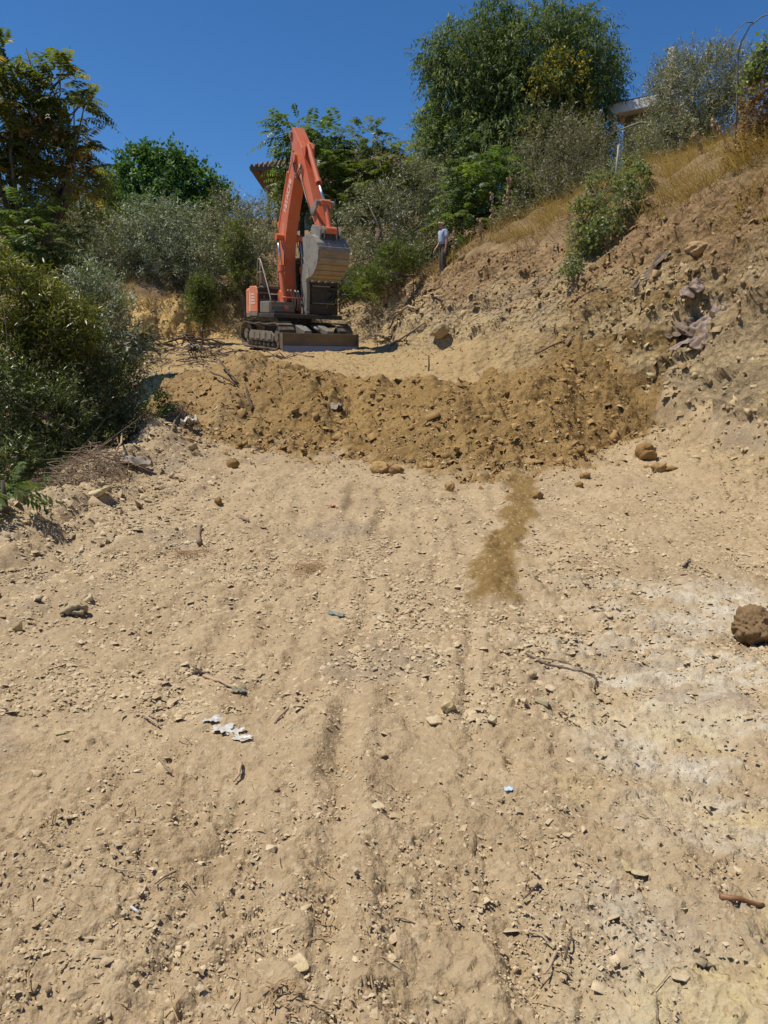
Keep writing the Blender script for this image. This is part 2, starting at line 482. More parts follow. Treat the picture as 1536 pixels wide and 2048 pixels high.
def mat_ground():
    m, nt, out = new_mat('soil')
    pos = N(nt, 'ShaderNodeNewGeometry').outputs['Position']
    A = lambda n: N(nt, 'ShaderNodeAttribute', attribute_name='m_' + n).outputs['Fac']
    n_mid = noise(nt, 2.2, 8, 0.62, pos); n_fine = noise(nt, 26, 8, 0.7, pos); n_big = noise(nt, 0.6, 5, 0.6, pos)
    c = mixc(nt, ramp(nt, n_mid, 0.3, 0.7), (0.330, 0.237, 0.134), (0.450, 0.342, 0.206))
    c = mixc(nt, ramp(nt, n_big, 0.45, 0.7, 0, 0.5), c, (0.300, 0.228, 0.137))
    c = mixc(nt, A('far'), c, mixc(nt, n_mid, (0.325, 0.222, 0.103), (0.437, 0.314, 0.153)))
    c = mixc(nt, A('grey'), c, mixc(nt, n_mid, (0.265, 0.205, 0.140), (0.325, 0.255, 0.174)))
    c = mixc(nt, A('white'), c, mixc(nt, n_fine, (0.445, 0.391, 0.291), (0.594, 0.546, 0.439)))
    c = mixc(nt, A('yellow'), c, mixc(nt, n_mid, (0.480, 0.370, 0.155), (0.560, 0.470, 0.241)))
    c = mixc(nt, A('mound'), c, mixc(nt, ramp(nt, n_mid, 0.25, 0.75), (0.238, 0.144, 0.048), (0.366, 0.239, 0.093)))
    dm = N(nt, 'ShaderNodeMath', operation='MULTIPLY'); nt.links.new(A('mound'), dm.inputs[0]); nt.links.new(ramp(nt, noise(nt, 1.1, 6, 0.65, pos), 0.46, 0.62, 0, 0.75), dm.inputs[1])
    c = mixc(nt, dm.outputs[0], c, (0.201, 0.120, 0.040))
    c = mixc(nt, A('wet'), c, (0.216, 0.138, 0.049))
    c = mixc(nt, A('pale'), c, mixc(nt, n_mid, (0.389, 0.281, 0.143), (0.609, 0.462, 0.253)))
    c = mixc(nt, A('top'), c, mixc(nt, ramp(nt, n_mid, 0.25, 0.75), (0.250, 0.154, 0.072), (0.427, 0.283, 0.145)))
    c = mixc(nt, A('orange'), c, mixc(nt, n_mid, (0.500, 0.315, 0.107), (0.620, 0.430, 0.172)))
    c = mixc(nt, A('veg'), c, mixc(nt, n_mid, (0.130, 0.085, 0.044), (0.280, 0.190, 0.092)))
    # grain: single light and dark crumbs
    g = ramp(nt, n_fine, 0.25, 0.75, 0.80, 1.20)
    gg = N(nt, 'ShaderNodeCombineXYZ')
    for k in range(3): nt.links.new(g, gg.inputs[k])
    c = mixc(nt, 1.0, c, gg.outputs[0], 'MULTIPLY')
    vo = N(nt, 'ShaderNodeTexVoronoi'); vo.inputs['Scale'].default_value = 60; nt.links.new(pos, vo.inputs['Vector'])
    sp = N(nt, 'ShaderNodeSeparateColor'); nt.links.new(vo.outputs['Color'], sp.inputs[0])
    c = mixc(nt, ramp(nt, sp.outputs[0], 0.90, 0.97, 0, 0.45), c, (0.520, 0.440, 0.299))
    c = mixc(nt, ramp(nt, sp.outputs[1], 0.93, 0.98, 0, 0.35), c, (0.200, 0.145, 0.092))
    b = N(nt, 'ShaderNodeBsdfPrincipled'); b.inputs['Roughness'].default_value = 0.95
    b.inputs['Specular IOR Level'].default_value = 0.15
    nt.links.new(c, b.inputs['Base Color'])
    b1 = N(nt, 'ShaderNodeBump'); b1.inputs['Strength'].default_value = 0.8; b1.inputs['Distance'].default_value = 0.014
    nt.links.new(n_fine, b1.inputs['Height'])
    b2 = N(nt, 'ShaderNodeBump'); b2.inputs['Strength'].default_value = 0.5; b2.inputs['Distance'].default_value = 0.006
    v2 = N(nt, 'ShaderNodeTexVoronoi'); v2.inputs['Scale'].default_value = 95; nt.links.new(pos, v2.inputs['Vector'])
    nt.links.new(v2.outputs['Distance'], b2.inputs['Height']); nt.links.new(b1.outputs[0], b2.inputs['Normal'])
    # broken, crumbly faces of the bank
    v3 = N(nt, 'ShaderNodeTexVoronoi'); v3.inputs['Scale'].default_value = 7.5; nt.links.new(pos, v3.inputs['Vector'])
    hsum = N(nt, 'ShaderNodeMath', operation='MULTIPLY_ADD'); nt.links.new(noise(nt, 5.5, 9, 0.72, pos), hsum.inputs[0]); hsum.inputs[1].default_value = 1.6; nt.links.new(v3.outputs['Distance'], hsum.inputs[2])
    b3 = N(nt, 'ShaderNodeBump'); b3.inputs['Distance'].default_value = 0.085
    nt.links.new(A('crag'), b3.inputs['Strength']); nt.links.new(hsum.outputs[0], b3.inputs['Height']); nt.links.new(b2.outputs[0], b3.inputs['Normal'])
    nt.links.new(b3.outputs[0], b.inputs['Normal'])
    nt.links.new(b.outputs[0], out.inputs[0])
    return m

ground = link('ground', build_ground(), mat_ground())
tag(ground, 'graded tan soil floor with brown pushed-up mound and cut bank', 'ground', kind='structure')
# ------------------------------------------------------------------ vegetation
def unitv(a): return a / (np.linalg.norm(a, axis=-1, keepdims=True) + 1e-9)

def leaf_quads(base, axis, nrm, L, W):
    """one four-cornered leaf per row: base, two sides, tip"""
    axis = unitv(axis); side = unitv(np.cross(axis, nrm)); up = np.cross(side, axis)
    L = L[:, None]; W = W[:, None]
    a = base; b = base + axis * L * 0.45 + side * W * 0.5 + up * L * 0.04
    c = base + axis * L - up * L * 0.06; d = base + axis * L * 0.45 - side * W * 0.5 + up * L * 0.04
    V = np.stack([a, b, c, d], 1).reshape(-1, 3)
    F = np.arange(len(V)).reshape(-1, 4)
    return V, F

def crown_points(clumps, n, r, rin=0.45):
    """points through the outer part of a set of uneven ellipsoids, with the outward direction"""
    vol = np.array([(rx * ry + ry * rz + rx * rz) for _, (rx, ry, rz) in clumps]); vol = vol / vol.sum()
    idx = r.choice(len(clumps), n, p=vol)
    C = np.array([list(c) for c, _ in clumps])[idx]; RR = np.array([list(q) for _, q in clumps])[idx]
    d = unitv(r.normal(size=(n, 3)))
    az = np.arctan2(d[:, 1], d[:, 0])
    bump = 1 + 0.32 * fbm(az * 2.1 + idx * 7.3, d[:, 2] * 3.2 + idx, 3, 200)
    rad = (rin + (1 - rin) * r.random(n) ** 0.55) * bump
    return C + d * RR * rad[:, None], d, idx

def foliage(kind, clumps, n, r, leaf=0.12, rin=0.45):
    """leaf geometry of a crown; n is the number of twigs or fronds"""
    P, d, idx = crown_points(clumps, n, r, rin)
    tone = np.clip(0.5 + 0.25 * r.normal(size=n), 0, 1)
    # gaps: drop twigs where a lattice noise says so
    keep = (pn(P[:, 0] * 1.7 + 31, P[:, 2] * 1.7 + P[:, 1] * 1.1, 210) + 0.25 * r.normal(size=n)) > -0.33
    P, d, tone = P[keep], d[keep], tone[keep]; n = len(P)
    Vs, Fs, Rs = [], [], []; off = 0
    def put(V, F, rn):
        nonlocal off
        Vs.append(V); Fs.append(F + off); Rs.append(rn); off += len(V)
    if kind == 'pinnate':
        ax = unitv(d * np.array([1, 1, 0.5]) + np.array([0, 0, 0.35]) + 0.45 * r.normal(size=(n, 3)))
        FL = leaf * 4.6 * (0.7 + 0.6 * r.random(n)); pairs = 10
        side0 = unitv(np.cross(ax, np.array([0, 0, 1.0]) + 0.2 * r.normal(size=(n, 3))))
        prev = P
        for j in range(1, pairs + 1):
            t = j / pairs
            q = P + ax * (FL * t)[:, None]; q[:, 2] -= FL * 0.42 * t * t
            tan = ax.copy(); tan[:, 2] -= 0.84 * t; tan = unitv(tan)
            nr = np.cross(side0, tan)
            ll = leaf * (0.55 + 0.9 * math.sin(math.pi * min(1, 0.15 + 0.8 * t))) * np.ones(n)
            for s in (-1, 1):
                la = side0 * s + tan * 0.35 - np.array([0, 0, 0.28]) + 0.12 * r.normal(size=(n, 3))
                V, F = leaf_quads(q, la, nr + 0.2 * r.normal(size=(n, 3)), ll, ll * 0.30)
                put(V, F, np.repeat(np.clip(tone + 0.12 * r.normal(size=n), 0, 1), 4))
            # rachis
            w = 0.006
            V = np.stack([prev - side0 * w, prev + side0 * w, q + side0 * w, q - side0 * w], 1).reshape(-1, 3)
            put(V, np.arange(len(V)).reshape(-1, 4), np.full(len(V), 0.9)); prev = q
    else:
        par = dict(olive=(11, 0.20, 3.6, 0.7), lance=(12, 0.17, 2.6, 0.6), broad=(7, 0.55, 1.6, 0.35), fine=(14, 0.30, 2.6, 0.9), weep=(14, 0.24, 3.2, 0.6))[kind]
        k, wr, tl, spread = par
        ax = unitv(d + np.array([0, 0, 0.5 if kind != 'weep' else -0.4]) + 0.65 * r.normal(size=(n, 3)))
        TL = leaf * tl * (0.7 + 0.6 * r.random(n))
        for j in range(k):
            t = (j + 0.5) / k
            q = P + ax * (TL * t)[:, None] + leaf * 0.25 * r.normal(size=(n, 3))
            q[:, 2] -= TL * (0.15 if kind != 'weep' else 0.5) * t * t
            la = ax * spread + unitv(r.normal(size=(n, 3))) * 0.9
            if kind == 'weep': la[:, 2] -= 0.8
            nr = np.array([0, 0, 1.0]) + d * 0.6 + 0.7 * r.normal(size=(n, 3))
            ll = leaf * (0.65 + 0.6 * r.random(n))
            V, F = leaf_quads(q, la, nr, ll, ll * wr)
            put(V, F, np.repeat(np.clip(tone + 0.2 * r.normal(size=n), 0, 1), 4))
    return np.concatenate(Vs), np.concatenate(Fs), np.concatenate(Rs)

M_BARK = mat_paint('bark', (0.095, 0.072, 0.052), 0.9, 0.3, 7, dust=0.2, dustcol=(0.2, 0.17, 0.14), bump=0.5)
M_BARKG = mat_paint('grey_bark', (0.19, 0.175, 0.15), 0.9, 0.25, 7, dust=0.2, dustcol=(0.25, 0.22, 0.19), bump=0.5)
L_OLIVE = mat_leaf('olive_leaf', (0.082, 0.105, 0.057), (0.336, 0.376, 0.254), (0.610, 0.631, 0.529), 0.45, 0.15)
L_OLIVED = mat_leaf('dusty_olive_leaf', (0.105, 0.105, 0.060), (0.326, 0.326, 0.199), (0.508, 0.488, 0.366), 0.5, 0.15)
L_AIL = mat_leaf('ailanthus_leaf', (0.055, 0.088, 0.029), (0.159, 0.220, 0.071), (0.268, 0.305, 0.122), 0.42, 0.32)
L_AILD = mat_leaf('dark_ailanthus_leaf', (0.061, 0.079, 0.022), (0.201, 0.226, 0.059), (0.512, 0.305, 0.122), 0.45, 0.36)
L_FIG = mat_leaf('dark_broad_leaf', (0.035, 0.084, 0.022), (0.123, 0.224, 0.059), (0.268, 0.379, 0.111), 0.55, 0.22, 0.25)
L_BIG = mat_leaf('tall_tree_leaf', (0.065, 0.099, 0.032), (0.167, 0.221, 0.082), (0.345, 0.366, 0.112), 0.6, 0.25, 0.2)
L_YEL = mat_leaf('yellow_leaf', (0.110, 0.116, 0.020), (0.330, 0.264, 0.039), (0.462, 0.330, 0.055), 0.5, 0.3)
L_WAL = mat_leaf('fresh_green_leaf', (0.065, 0.090, 0.022), (0.165, 0.195, 0.055), (0.26, 0.28, 0.10), 0.42, 0.32)
L_BUSH = mat_leaf('dark_bush_leaf', (0.040, 0.060, 0.020), (0.139, 0.172, 0.049), (0.448, 0.468, 0.265), 0.36, 0.22, 0.55)  # dark green leaves with a few pale ones
L_OLEA = mat_leaf('yellowish_lance_leaf', (0.056, 0.070, 0.012), (0.189, 0.189, 0.037), (0.454, 0.416, 0.176), 0.36, 0.28, 0.5)
L_VINE = mat_leaf('vine_leaf', (0.105, 0.135, 0.050), (0.250, 0.280, 0.130), (0.42, 0.44, 0.27), 0.45, 0.3)
L_DRY = mat_leaf('dry_leaf', (0.160, 0.085, 0.035), (0.400, 0.250, 0.120), (0.600, 0.500, 0.380), 0.8, 0.2, 0.1)
L_GRASS = mat_leaf('dry_grass', (0.190, 0.115, 0.055), (0.430, 0.295, 0.150), (0.560, 0.430, 0.250), 0.75, 0.2, 0.15)
L_GREY = mat_leaf('grey_scrub_leaf', (0.112, 0.105, 0.060), (0.284, 0.265, 0.162), (0.448, 0.406, 0.305), 0.6, 0.15)
L_PINK = mat_leaf('seed_cluster', (0.30, 0.17, 0.08), (0.46, 0.30, 0.16), None, 0.6, 0.25)

def clump(px, py, rx, ry, d, rd=None):
    """crown lobe: centre and radii as measured in the photograph, at distance d; rd = depth radius in metres"""
    k = d / FPX
    c = at(px, py, d)
    return (c, (rx * k, rd if rd else 0.8 * rx * k, ry * k * 1.03))

def plant(name, label, cat, kind, mat, clumps, n, leaf, base=None, trunk=0.12, bark=M_BARK, seed=1, rin=0.45, group=None, stems=1, extra=None):
    r = np.random.default_rng(seed)
    c0 = sum((Vector(c) for c, _ in clumps), Vector()) / len(clumps)
    if base is None:
        base = (c0.x, c0.y)
    bz_ = Z(*base)
    root = empty(name, (base[0], base[1], bz_))
    tag(root, label, cat, group)
    O = np.array([base[0], base[1], bz_])
    V, F, rn = foliage(kind, clumps, n, r, leaf, rin)
    me = np_mesh('crown', V - O, F); attr(me, 'rnd', rn)
    cr = link('crown', me, mat, root)
    # trunk and limbs
    mb = MB()
    for s in range(stems):
        jx = 0.25 * trunk * 6 * (r.random() - 0.5) if stems > 1 else 0
        fork = Vector((c0.x * 0.5 + base[0] * 0.5, c0.y * 0.5 + base[1] * 0.5, bz_ + max(0.3, 0.55 * (c0.z - bz_)))) - Vector(O)
        b0 = Vector((jx, jx * 0.5, -0.25))
        mid = b0.lerp(fork, 0.5) + Vector((r.normal() * 0.08, r.normal() * 0.08, 0))
        fk = fork + Vector((r.normal(), r.normal(), 0)) * 0.12 * stems
        mb.tube([b0, mid, fk], [trunk * 1.15, trunk * 0.9, trunk * 0.7], 9)
        for i, (c, q) in enumerate(clumps):
            if stems > 1 and i % stems != s: continue
            e = Vector(c) - Vector(O)
            for m in range(3):
                tip = e + Vector((r.normal() * q[0], r.normal() * q[1], abs(r.normal()) * q[2])) * 0.45
                md = fk.lerp(tip, 0.5) + Vector((r.normal(), r.normal(), 0.6)) * 0.12 * (tip - fk).length
                mb.tube([fk, md, tip], [trunk * 0.5, trunk * 0.3, trunk * 0.08], 6)
    mb.build('trunk', bark, root, True)
    if extra: extra(root, Vector(O), r)
    return root

# --- left side, near
def seed_heads(root, O, r):
    cl = [clump(30, 200, 26, 30, 16.2), clump(90, 262, 40, 20, 16.2), clump(150, 330, 30, 22, 16.4), clump(20, 255, 20, 30, 16.0)]
    V, F, rn = foliage('broad', cl, 110, r, 0.09, 0.6)
    me = np_mesh('seed_clusters', V - np.array(O), F); attr(me, 'rnd', rn); link('seed_clusters', me, L_PINK, root)['kind'] = 'stuff'
def bare_twigs(root, O, r):
    seed_heads(root, O, r)
    mb = MB()
    for (x0, y0, x1, y1) in ((88, 240, 120, 120), (100, 180, 140, 92), (112, 150, 152, 130), (40, 160, 52, 96), (30, 150, 30, 110), (58, 165, 60, 120), (95, 235, 165, 205), (100, 245, 150, 225)):
        a = at(x0, y0, 16.3) - O; b = at(x1, y1, 16.3) - O; m = a.lerp(b, 0.5) + Vector((0.12, 0.1, -0.05))
        mb.tube([a, m, b], [0.026, 0.016, 0.007], 5)
    mb.build('bare_twigs', M_BARK, root, True)
plant('ailanthus_tree', 'tall ailanthus tree with orange seed clusters at the left edge', 'tree', 'pinnate', L_AILD,
      [clump(20, 250, 70, 100, 16.4, 0.9), clump(-30, 170, 60, 70, 16.2, 0.8), clump(95, 320, 75, 60, 16.6, 0.8), clump(150, 365, 50, 40, 16.8, 0.6), clump(125, 175, 38, 42, 16.3, 0.4), clump(160, 215, 22, 20, 16.3, 0.3), clump(40, 390, 70, 60, 16.8, 0.8), clump(165, 290, 18, 24, 16.2, 0.3)],
      1050, 0.12, base=(-8.3, 16.8), trunk=0.10, seed=3, rin=0.3, extra=bare_twigs)
plant('ailanthus_sapling', 'bright green ailanthus sapling with fern-like leaves under the tall left tree', 'sapling', 'pinnate', L_AIL,
      [clump(75, 480, 70, 55, 15.4, 0.7), clump(40, 540, 60, 45, 15.2, 0.6), clump(130, 560, 45, 50, 15.4, 0.5)], 420, 0.115, base=(-7.6, 15.6), trunk=0.05, seed=4, rin=0.2)
plant('lance_leaved_shrub', 'yellowish-green lance-leaved shrub at the left edge below the sapling', 'shrub', 'lance', L_OLEA,
      [clump(25, 610, 85, 80, 11.0, 0.8), clump(110, 660, 70, 60, 11.0, 0.7), clump(30, 720, 80, 70, 10.8, 0.7)], 2300, 0.105, base=(-5.9, 11.1), trunk=0.05, seed=5, rin=0.25, stems=3)
plant('young_olive_shrub', 'silvery young olive shrub with upright twigs left of the rubble heap', 'shrub', 'olive', L_OLIVE,
      [clump(195, 610, 48, 75, 12.6, 0.6), clump(235, 690, 50, 80, 12.4, 0.6), clump(180, 730, 60, 80, 12.2, 0.7), clump(160, 650, 45, 70, 12.6, 0.5)], 2500, 0.085, base=(-4.9, 12.4), trunk=0.05, seed=6, rin=0.2, stems=3)
plant('dark_bush', 'dark leafy bush spilling down to the edge of the soil on the left', 'bush', 'lance', L_BUSH,
      [clump(70, 830, 110, 100, 10.2, 0.9), clump(190, 810, 95, 85, 11.4, 0.8), clump(265, 790, 55, 75, 12.0, 0.6), clump(40, 930, 80, 60, 9.4, 0.7), clump(150, 900, 80, 50, 10.4, 0.6), clump(235, 865, 55, 40, 11.4, 0.5), clump(-20, 800, 80, 120, 9.8, 0.8)],
      5000, 0.078, base=(-5.6, 10.6), trunk=0.06, seed=7, rin=0.2, stems=4)
plant('low_bramble', 'low bright green bramble at the foot of the dark left bush', 'bramble', 'broad', L_FIG,
      [clump(95, 990, 55, 28, 8.8, 0.4), clump(30, 1000, 40, 34, 8.4, 0.4), clump(310, 810, 26, 30, 12.3, 0.3)], 420, 0.06, base=(-4.2, 8.6), trunk=0.02, seed=8, rin=0.1)

# --- behind, left
plant('dark_fig_tree', 'dark green broad-leaved tree with rounded crown rising behind the olives', 'tree', 'broad', L_FIG,
      [clump(340, 385, 90, 70, 37, 2.2), clump(290, 345, 50, 40, 37, 1.4), clump(410, 405, 50, 45, 37, 1.5), clump(250, 410, 50, 60, 37, 1.5), clump(345, 330, 45, 25, 37, 1.0), clump(330, 440, 110, 60, 36, 2.0)],
      4600, 0.21, trunk=0.22, seed=10)
plant('drooping_tree', 'drooping dark tree between the tall left tree and the fig', 'tree', 'weep', L_BIG,
      [clump(190, 400, 50, 70, 35.0, 1.2), clump(150, 450, 60, 60, 34.0, 1.2), clump(215, 455, 45, 50, 35.0, 1.0)], 1700, 0.15, trunk=0.14, seed=11)
ogrp = 'olive trees behind the excavator'
plant('olive_tree', 'silvery olive tree leftmost of the row, above the orange earth bank', 'olive tree', 'olive', L_OLIVED,
      [clump(190, 490, 75, 60, 31.8, 1.6), clump(235, 530, 60, 40, 31.8, 1.4), clump(160, 530, 50, 45, 31.8, 1.2)], 2600, 0.14, trunk=0.13, bark=M_BARKG, seed=12, stems=2, group=ogrp)
plant('olive_tree', 'wide silvery olive tree directly under the dark fig crown', 'olive tree', 'olive', L_OLIVE,
      [clump(315, 480, 85, 65, 32.3, 1.8), clump(375, 520, 60, 50, 31.8, 1.4), clump(280, 540, 60, 40, 31.8, 1.3), clump(350, 450, 50, 40, 32.8, 1.2)], 3300, 0.14, trunk=0.15, bark=M_BARKG, seed=13, stems=2, group=ogrp)
plant('olive_tree', 'grey olive tree just left of the excavator boom', 'olive tree', 'olive', L_OLIVED,
      [clump(465, 470, 60, 65, 31.5, 1.4), clump(535, 450, 42, 45, 32.5, 1.2), clump(520, 520, 60, 50, 30.5, 1.3), clump(440, 530, 40, 40, 31.0, 1.0)], 3000, 0.14, trunk=0.14, bark=M_BARKG, seed=14, stems=2, group=ogrp)
plant('olive_tree', 'olive tree right of the bucket, behind the man', 'olive tree', 'olive', L_OLIVED,
      [clump(760, 460, 80, 70, 30.5, 1.7), clump(840, 420, 60, 90, 32, 1.5), clump(720, 530, 50, 45, 29, 1.1), clump(810, 520, 55, 45, 29.5, 1.1)], 4200, 0.14, trunk=0.15, bark=M_BARKG, seed=15, stems=2, group=ogrp)
plant('conical_bush', 'small dense green bush standing on the earth bank left of the excavator', 'bush', 'fine', L_WAL,
      [clump(403, 610, 33, 40, 28.6, 0.6), clump(402, 578, 22, 26, 28.6, 0.45)], 1500, 0.07, trunk=0.05, seed=16, rin=0.1)
plant('pale_bush', 'light yellow-green bush between the olives left of the boom', 'bush', 'fine', L_WAL,
      [clump(470, 490, 22, 45, 29.6, 0.5), clump(500, 555, 36, 30, 29.4, 0.5)], 600, 0.10, trunk=0.04, seed=17)
# --- behind the excavator
plant('ailanthus_tree', 'tall ailanthus with layered fronds behind the top of the boom', 'tree', 'pinnate', L_AIL,
      [clump(582, 262, 36, 28, 33, 0.8), clump(596, 335, 30, 48, 33, 0.8), clump(640, 290, 50, 40, 33.5, 1.0), clump(630, 370, 60, 60, 33, 1.2), clump(660, 330, 40, 50, 34, 1.0)], 520, 0.20, base=(-3.6, 33), trunk=0.13, seed=20, rin=0.25)
plant('walnut_tree', 'yellow-green leafy tree right of the boom in front of the house roof', 'tree', 'pinnate', L_WAL,
      [clump(740, 290, 45, 32, 33.5, 0.8), clump(770, 350, 60, 45, 33, 1.1), clump(720, 380, 60, 50, 32.5, 1.1), clump(790, 390, 50, 50, 32.5, 1.0), clump(700, 430, 50, 40, 32, 1.0)], 620, 0.17, trunk=0.13, seed=21, rin=0.25)
plant('small_ailanthus', 'fresh green ailanthus with long fronds behind and right of the man', 'sapling', 'pinnate', L_AIL,
      [clump(970, 360, 70, 60, 29.5, 1.0), clump(950, 440, 75, 50, 29, 1.0), clump(1010, 410, 60, 60, 29.5, 1.0), clump(920, 400, 45, 50, 29.5, 0.8)], 520, 0.17, base=(4.2, 29.6), trunk=0.06, seed=22, rin=0.15, stems=2)
plant('weedy_shrub', 'low green weeds at the top of the bank left of the man', 'weeds', 'fine', L_WAL,
      [clump(800, 515, 45, 28, 26.8, 0.5), clump(740, 560, 40, 25, 26.0, 0.5), clump(925, 505, 22, 36, 28.5, 0.5)], 1100, 0.09, trunk=0.02, seed=23, rin=0.1)
# --- right
def yellow_bough(root, O, r):
    cl = [clump(1130, 140, 48, 40, 35.0, 0.7), clump(1080, 170, 38, 30, 34.8, 0.7), clump(1160, 205, 30, 30, 35.2, 0.6), clump(1060, 250, 26, 16, 34.4, 0.6), clump(1110, 115, 36, 16, 35.4, 0.6)]
    V, F, rn = foliage('broad', cl, 420, r, 0.13, 0.2)
    me = np_mesh('yellow_bough', V - np.array(O), F); attr(me, 'rnd', rn); link('yellow_bough', me, L_YEL, root)
plant('tall_tree', 'huge dark broad tree with a yellow bough towering over the right hillside', 'tree', 'weep', L_BIG,
      [clump(1060, 110, 110, 70, 38, 2.6), clump(950, 130, 80, 70, 38, 2.2), clump(1160, 120, 65, 75, 38, 2.0), clump(930, 220, 75, 90, 38, 2.2), clump(1050, 220, 110, 90, 37.5, 2.6), clump(1165, 220, 55, 90, 38, 1.8), clump(900, 320, 60, 80, 37, 2.0), clump(995, 45, 40, 42, 38, 1.2), clump(1010, 310, 110, 70, 37, 2.4), clump(1130, 320, 80, 80, 37, 2.2), clump(868, 120, 24, 30, 38, 0.9), clump(1222, 165, 20, 42, 38, 0.8), clump(905, 80, 30, 26, 38, 0.9), clump(1110, 38, 44, 22, 38, 1.0), clump(860, 250, 22, 34, 37.5, 0.8)],
      10500, 0.235, base=(6.8, 38), trunk=0.32, seed=25, extra=yellow_bough)
plant('grey_scrub', 'dusty grey-brown scrub below the tall tree, left of the white pole', 'scrub', 'olive', L_GREY,
      [clump(1110, 330, 75, 80, 30, 1.5), clump(1180, 325, 48, 66, 31, 1.3), clump(1080, 410, 60, 60, 28.5, 1.1), clump(1170, 400, 60, 60, 28.5, 1.1), clump(1030, 450, 40, 30, 27.5, 0.7)], 4000, 0.13, trunk=0.07, seed=26, stems=3)
plant('olive_tree', 'olive tree on the right hillside half hiding the white-edged house', 'olive tree', 'olive', L_OLIVED,
      [clump(1390, 195, 75, 70, 29, 1.6), clump(1345, 165, 36, 45, 30, 1.1), clump(1440, 160, 50, 55, 29, 1.2), clump(1355, 290, 70, 45, 28.5, 1.3), clump(1450, 250, 50, 70, 28, 1.2), clump(1290, 300, 46, 40, 31, 1.0)], 5200, 0.125, base=(12.3, 29.5), trunk=0.16, bark=M_BARKG, seed=27, stems=2)
def vine_clumps():
    r_ = []
    for (px, py, w, h) in ((1265, 345, 32, 28), (1215, 385, 42, 42), (1262, 400, 30, 40), (1185, 440, 36, 40), (1225, 450, 28, 32), (1162, 500, 24, 36), (1150, 538, 18, 20), (1285, 360, 18, 26), (1195, 480, 18, 26)):
        p = on(px, py + 14, 10, 30); k = p.y / FPX
        r_.append((p + Vector((-0.16, -0.22, 0.18)), (w * k, 0.28, h * k)))
    return r_
    return [clump(1265, 345, 32, 26, 22.5, 0.4), clump(1215, 385, 42, 42, 22, 0.4), clump(1265, 400, 26, 40, 22.2, 0.35), clump(1185, 440, 38, 40, 21.4, 0.35), clump(1225, 445, 30, 34, 21.6, 0.35), clump(1160, 500, 24, 36, 20.6, 0.3), clump(1150, 535, 17, 18, 20.2, 0.25), clump(1285, 355, 16, 26, 22.6, 0.3)]
plant('trailing_vine', 'pale green trailing vine hanging over the edge of the bank', 'vine', 'broad', L_VINE, vine_clumps(), 1500, 0.085, trunk=0.03, seed=28, rin=0.3, stems=2)
plant('dead_climber', 'tall brown dried-out climber at the right edge', 'climber', 'broad', L_DRY,
      [clump(1530, 190, 40, 70, 16.5, 0.5), clump(1515, 290, 42, 60, 16.6, 0.5), clump(1570, 240, 60, 120, 16.5, 0.6), clump(1480, 330, 30, 22, 16.8, 0.4)], 1500, 0.075, base=(8.6, 16.8), trunk=0.03, seed=29, rin=0.3, stems=3)
plant('green_climber', 'green-leaved shoot at the right edge above the dead climber', 'climber', 'broad', L_VINE,
      [clump(1532, 120, 24, 28, 16.2, 0.3), clump(1510, 150, 16, 20, 16.2, 0.25)], 130, 0.12, base=(8.4, 16.5), trunk=0.02, seed=30, rin=0.2)
# bare pale arching cane
mb = MB()
ref = at(1490, 200, 17.5); cz = Z(ref.x, 17.5)
def cane(pts, r0): mb.tube([at(x, y, 17.5) - Vector((ref.x, 17.5, cz)) for x, y in pts], [r0 * (1 - 0.5 * i / len(pts)) for i in range(len(pts))], 7)
cane([(1470, 330), (1474, 200), (1476, 110), (1482, 85), (1500, 52), (1522, 34), (1545, 26), (1580, 40)], 0.020)
cane([(1506, 45), (1492, 44), (1476, 58), (1458, 80), (1448, 96)], 0.012)
ca = mb.build('arching_cane', M_BARKG, None, True); ca.location = (ref.x, 17.5, cz)
tag(ca, 'bare pale cane arching against the sky at the upper right', 'cane')

# ferny fronds lying on the bank by the bucket and at the left edge
def frond_plant(name, label, base, n, leaf, seed, mat, cat='fern'):
    r = np.random.default_rng(seed); O = np.array([base.x, base.y, base.z])
    V, F, rn = foliage('pinnate', [(Vector((0, 0, 0.12)), (0.12, 0.12, 0.08))], n, r, leaf, 0.1)
    me = np_mesh('fronds', V, F); attr(me, 'rnd', rn)
    root = empty(name, base); tag(root, label, cat); link('fronds', me, mat, root)
    mb = MB(); mb.tube([(0, 0, -0.1), (0, 0, 0.2)], [0.03, 0.015], 6); mb.build('stem', M_BARK, root, True)
    return root
p = at(708, 598, 24.6); frond_plant('uprooted_fronds', 'bent feathery green fronds beside the bucket on the bank', p, 22, 0.17, 41, L_WAL)
p = on(12, 1030, 5, 12); p.z += 0.1; frond_plant('fern_tuft', 'small striped fern tuft at the left edge by the soil', p, 12, 0.09, 42, L_AIL)

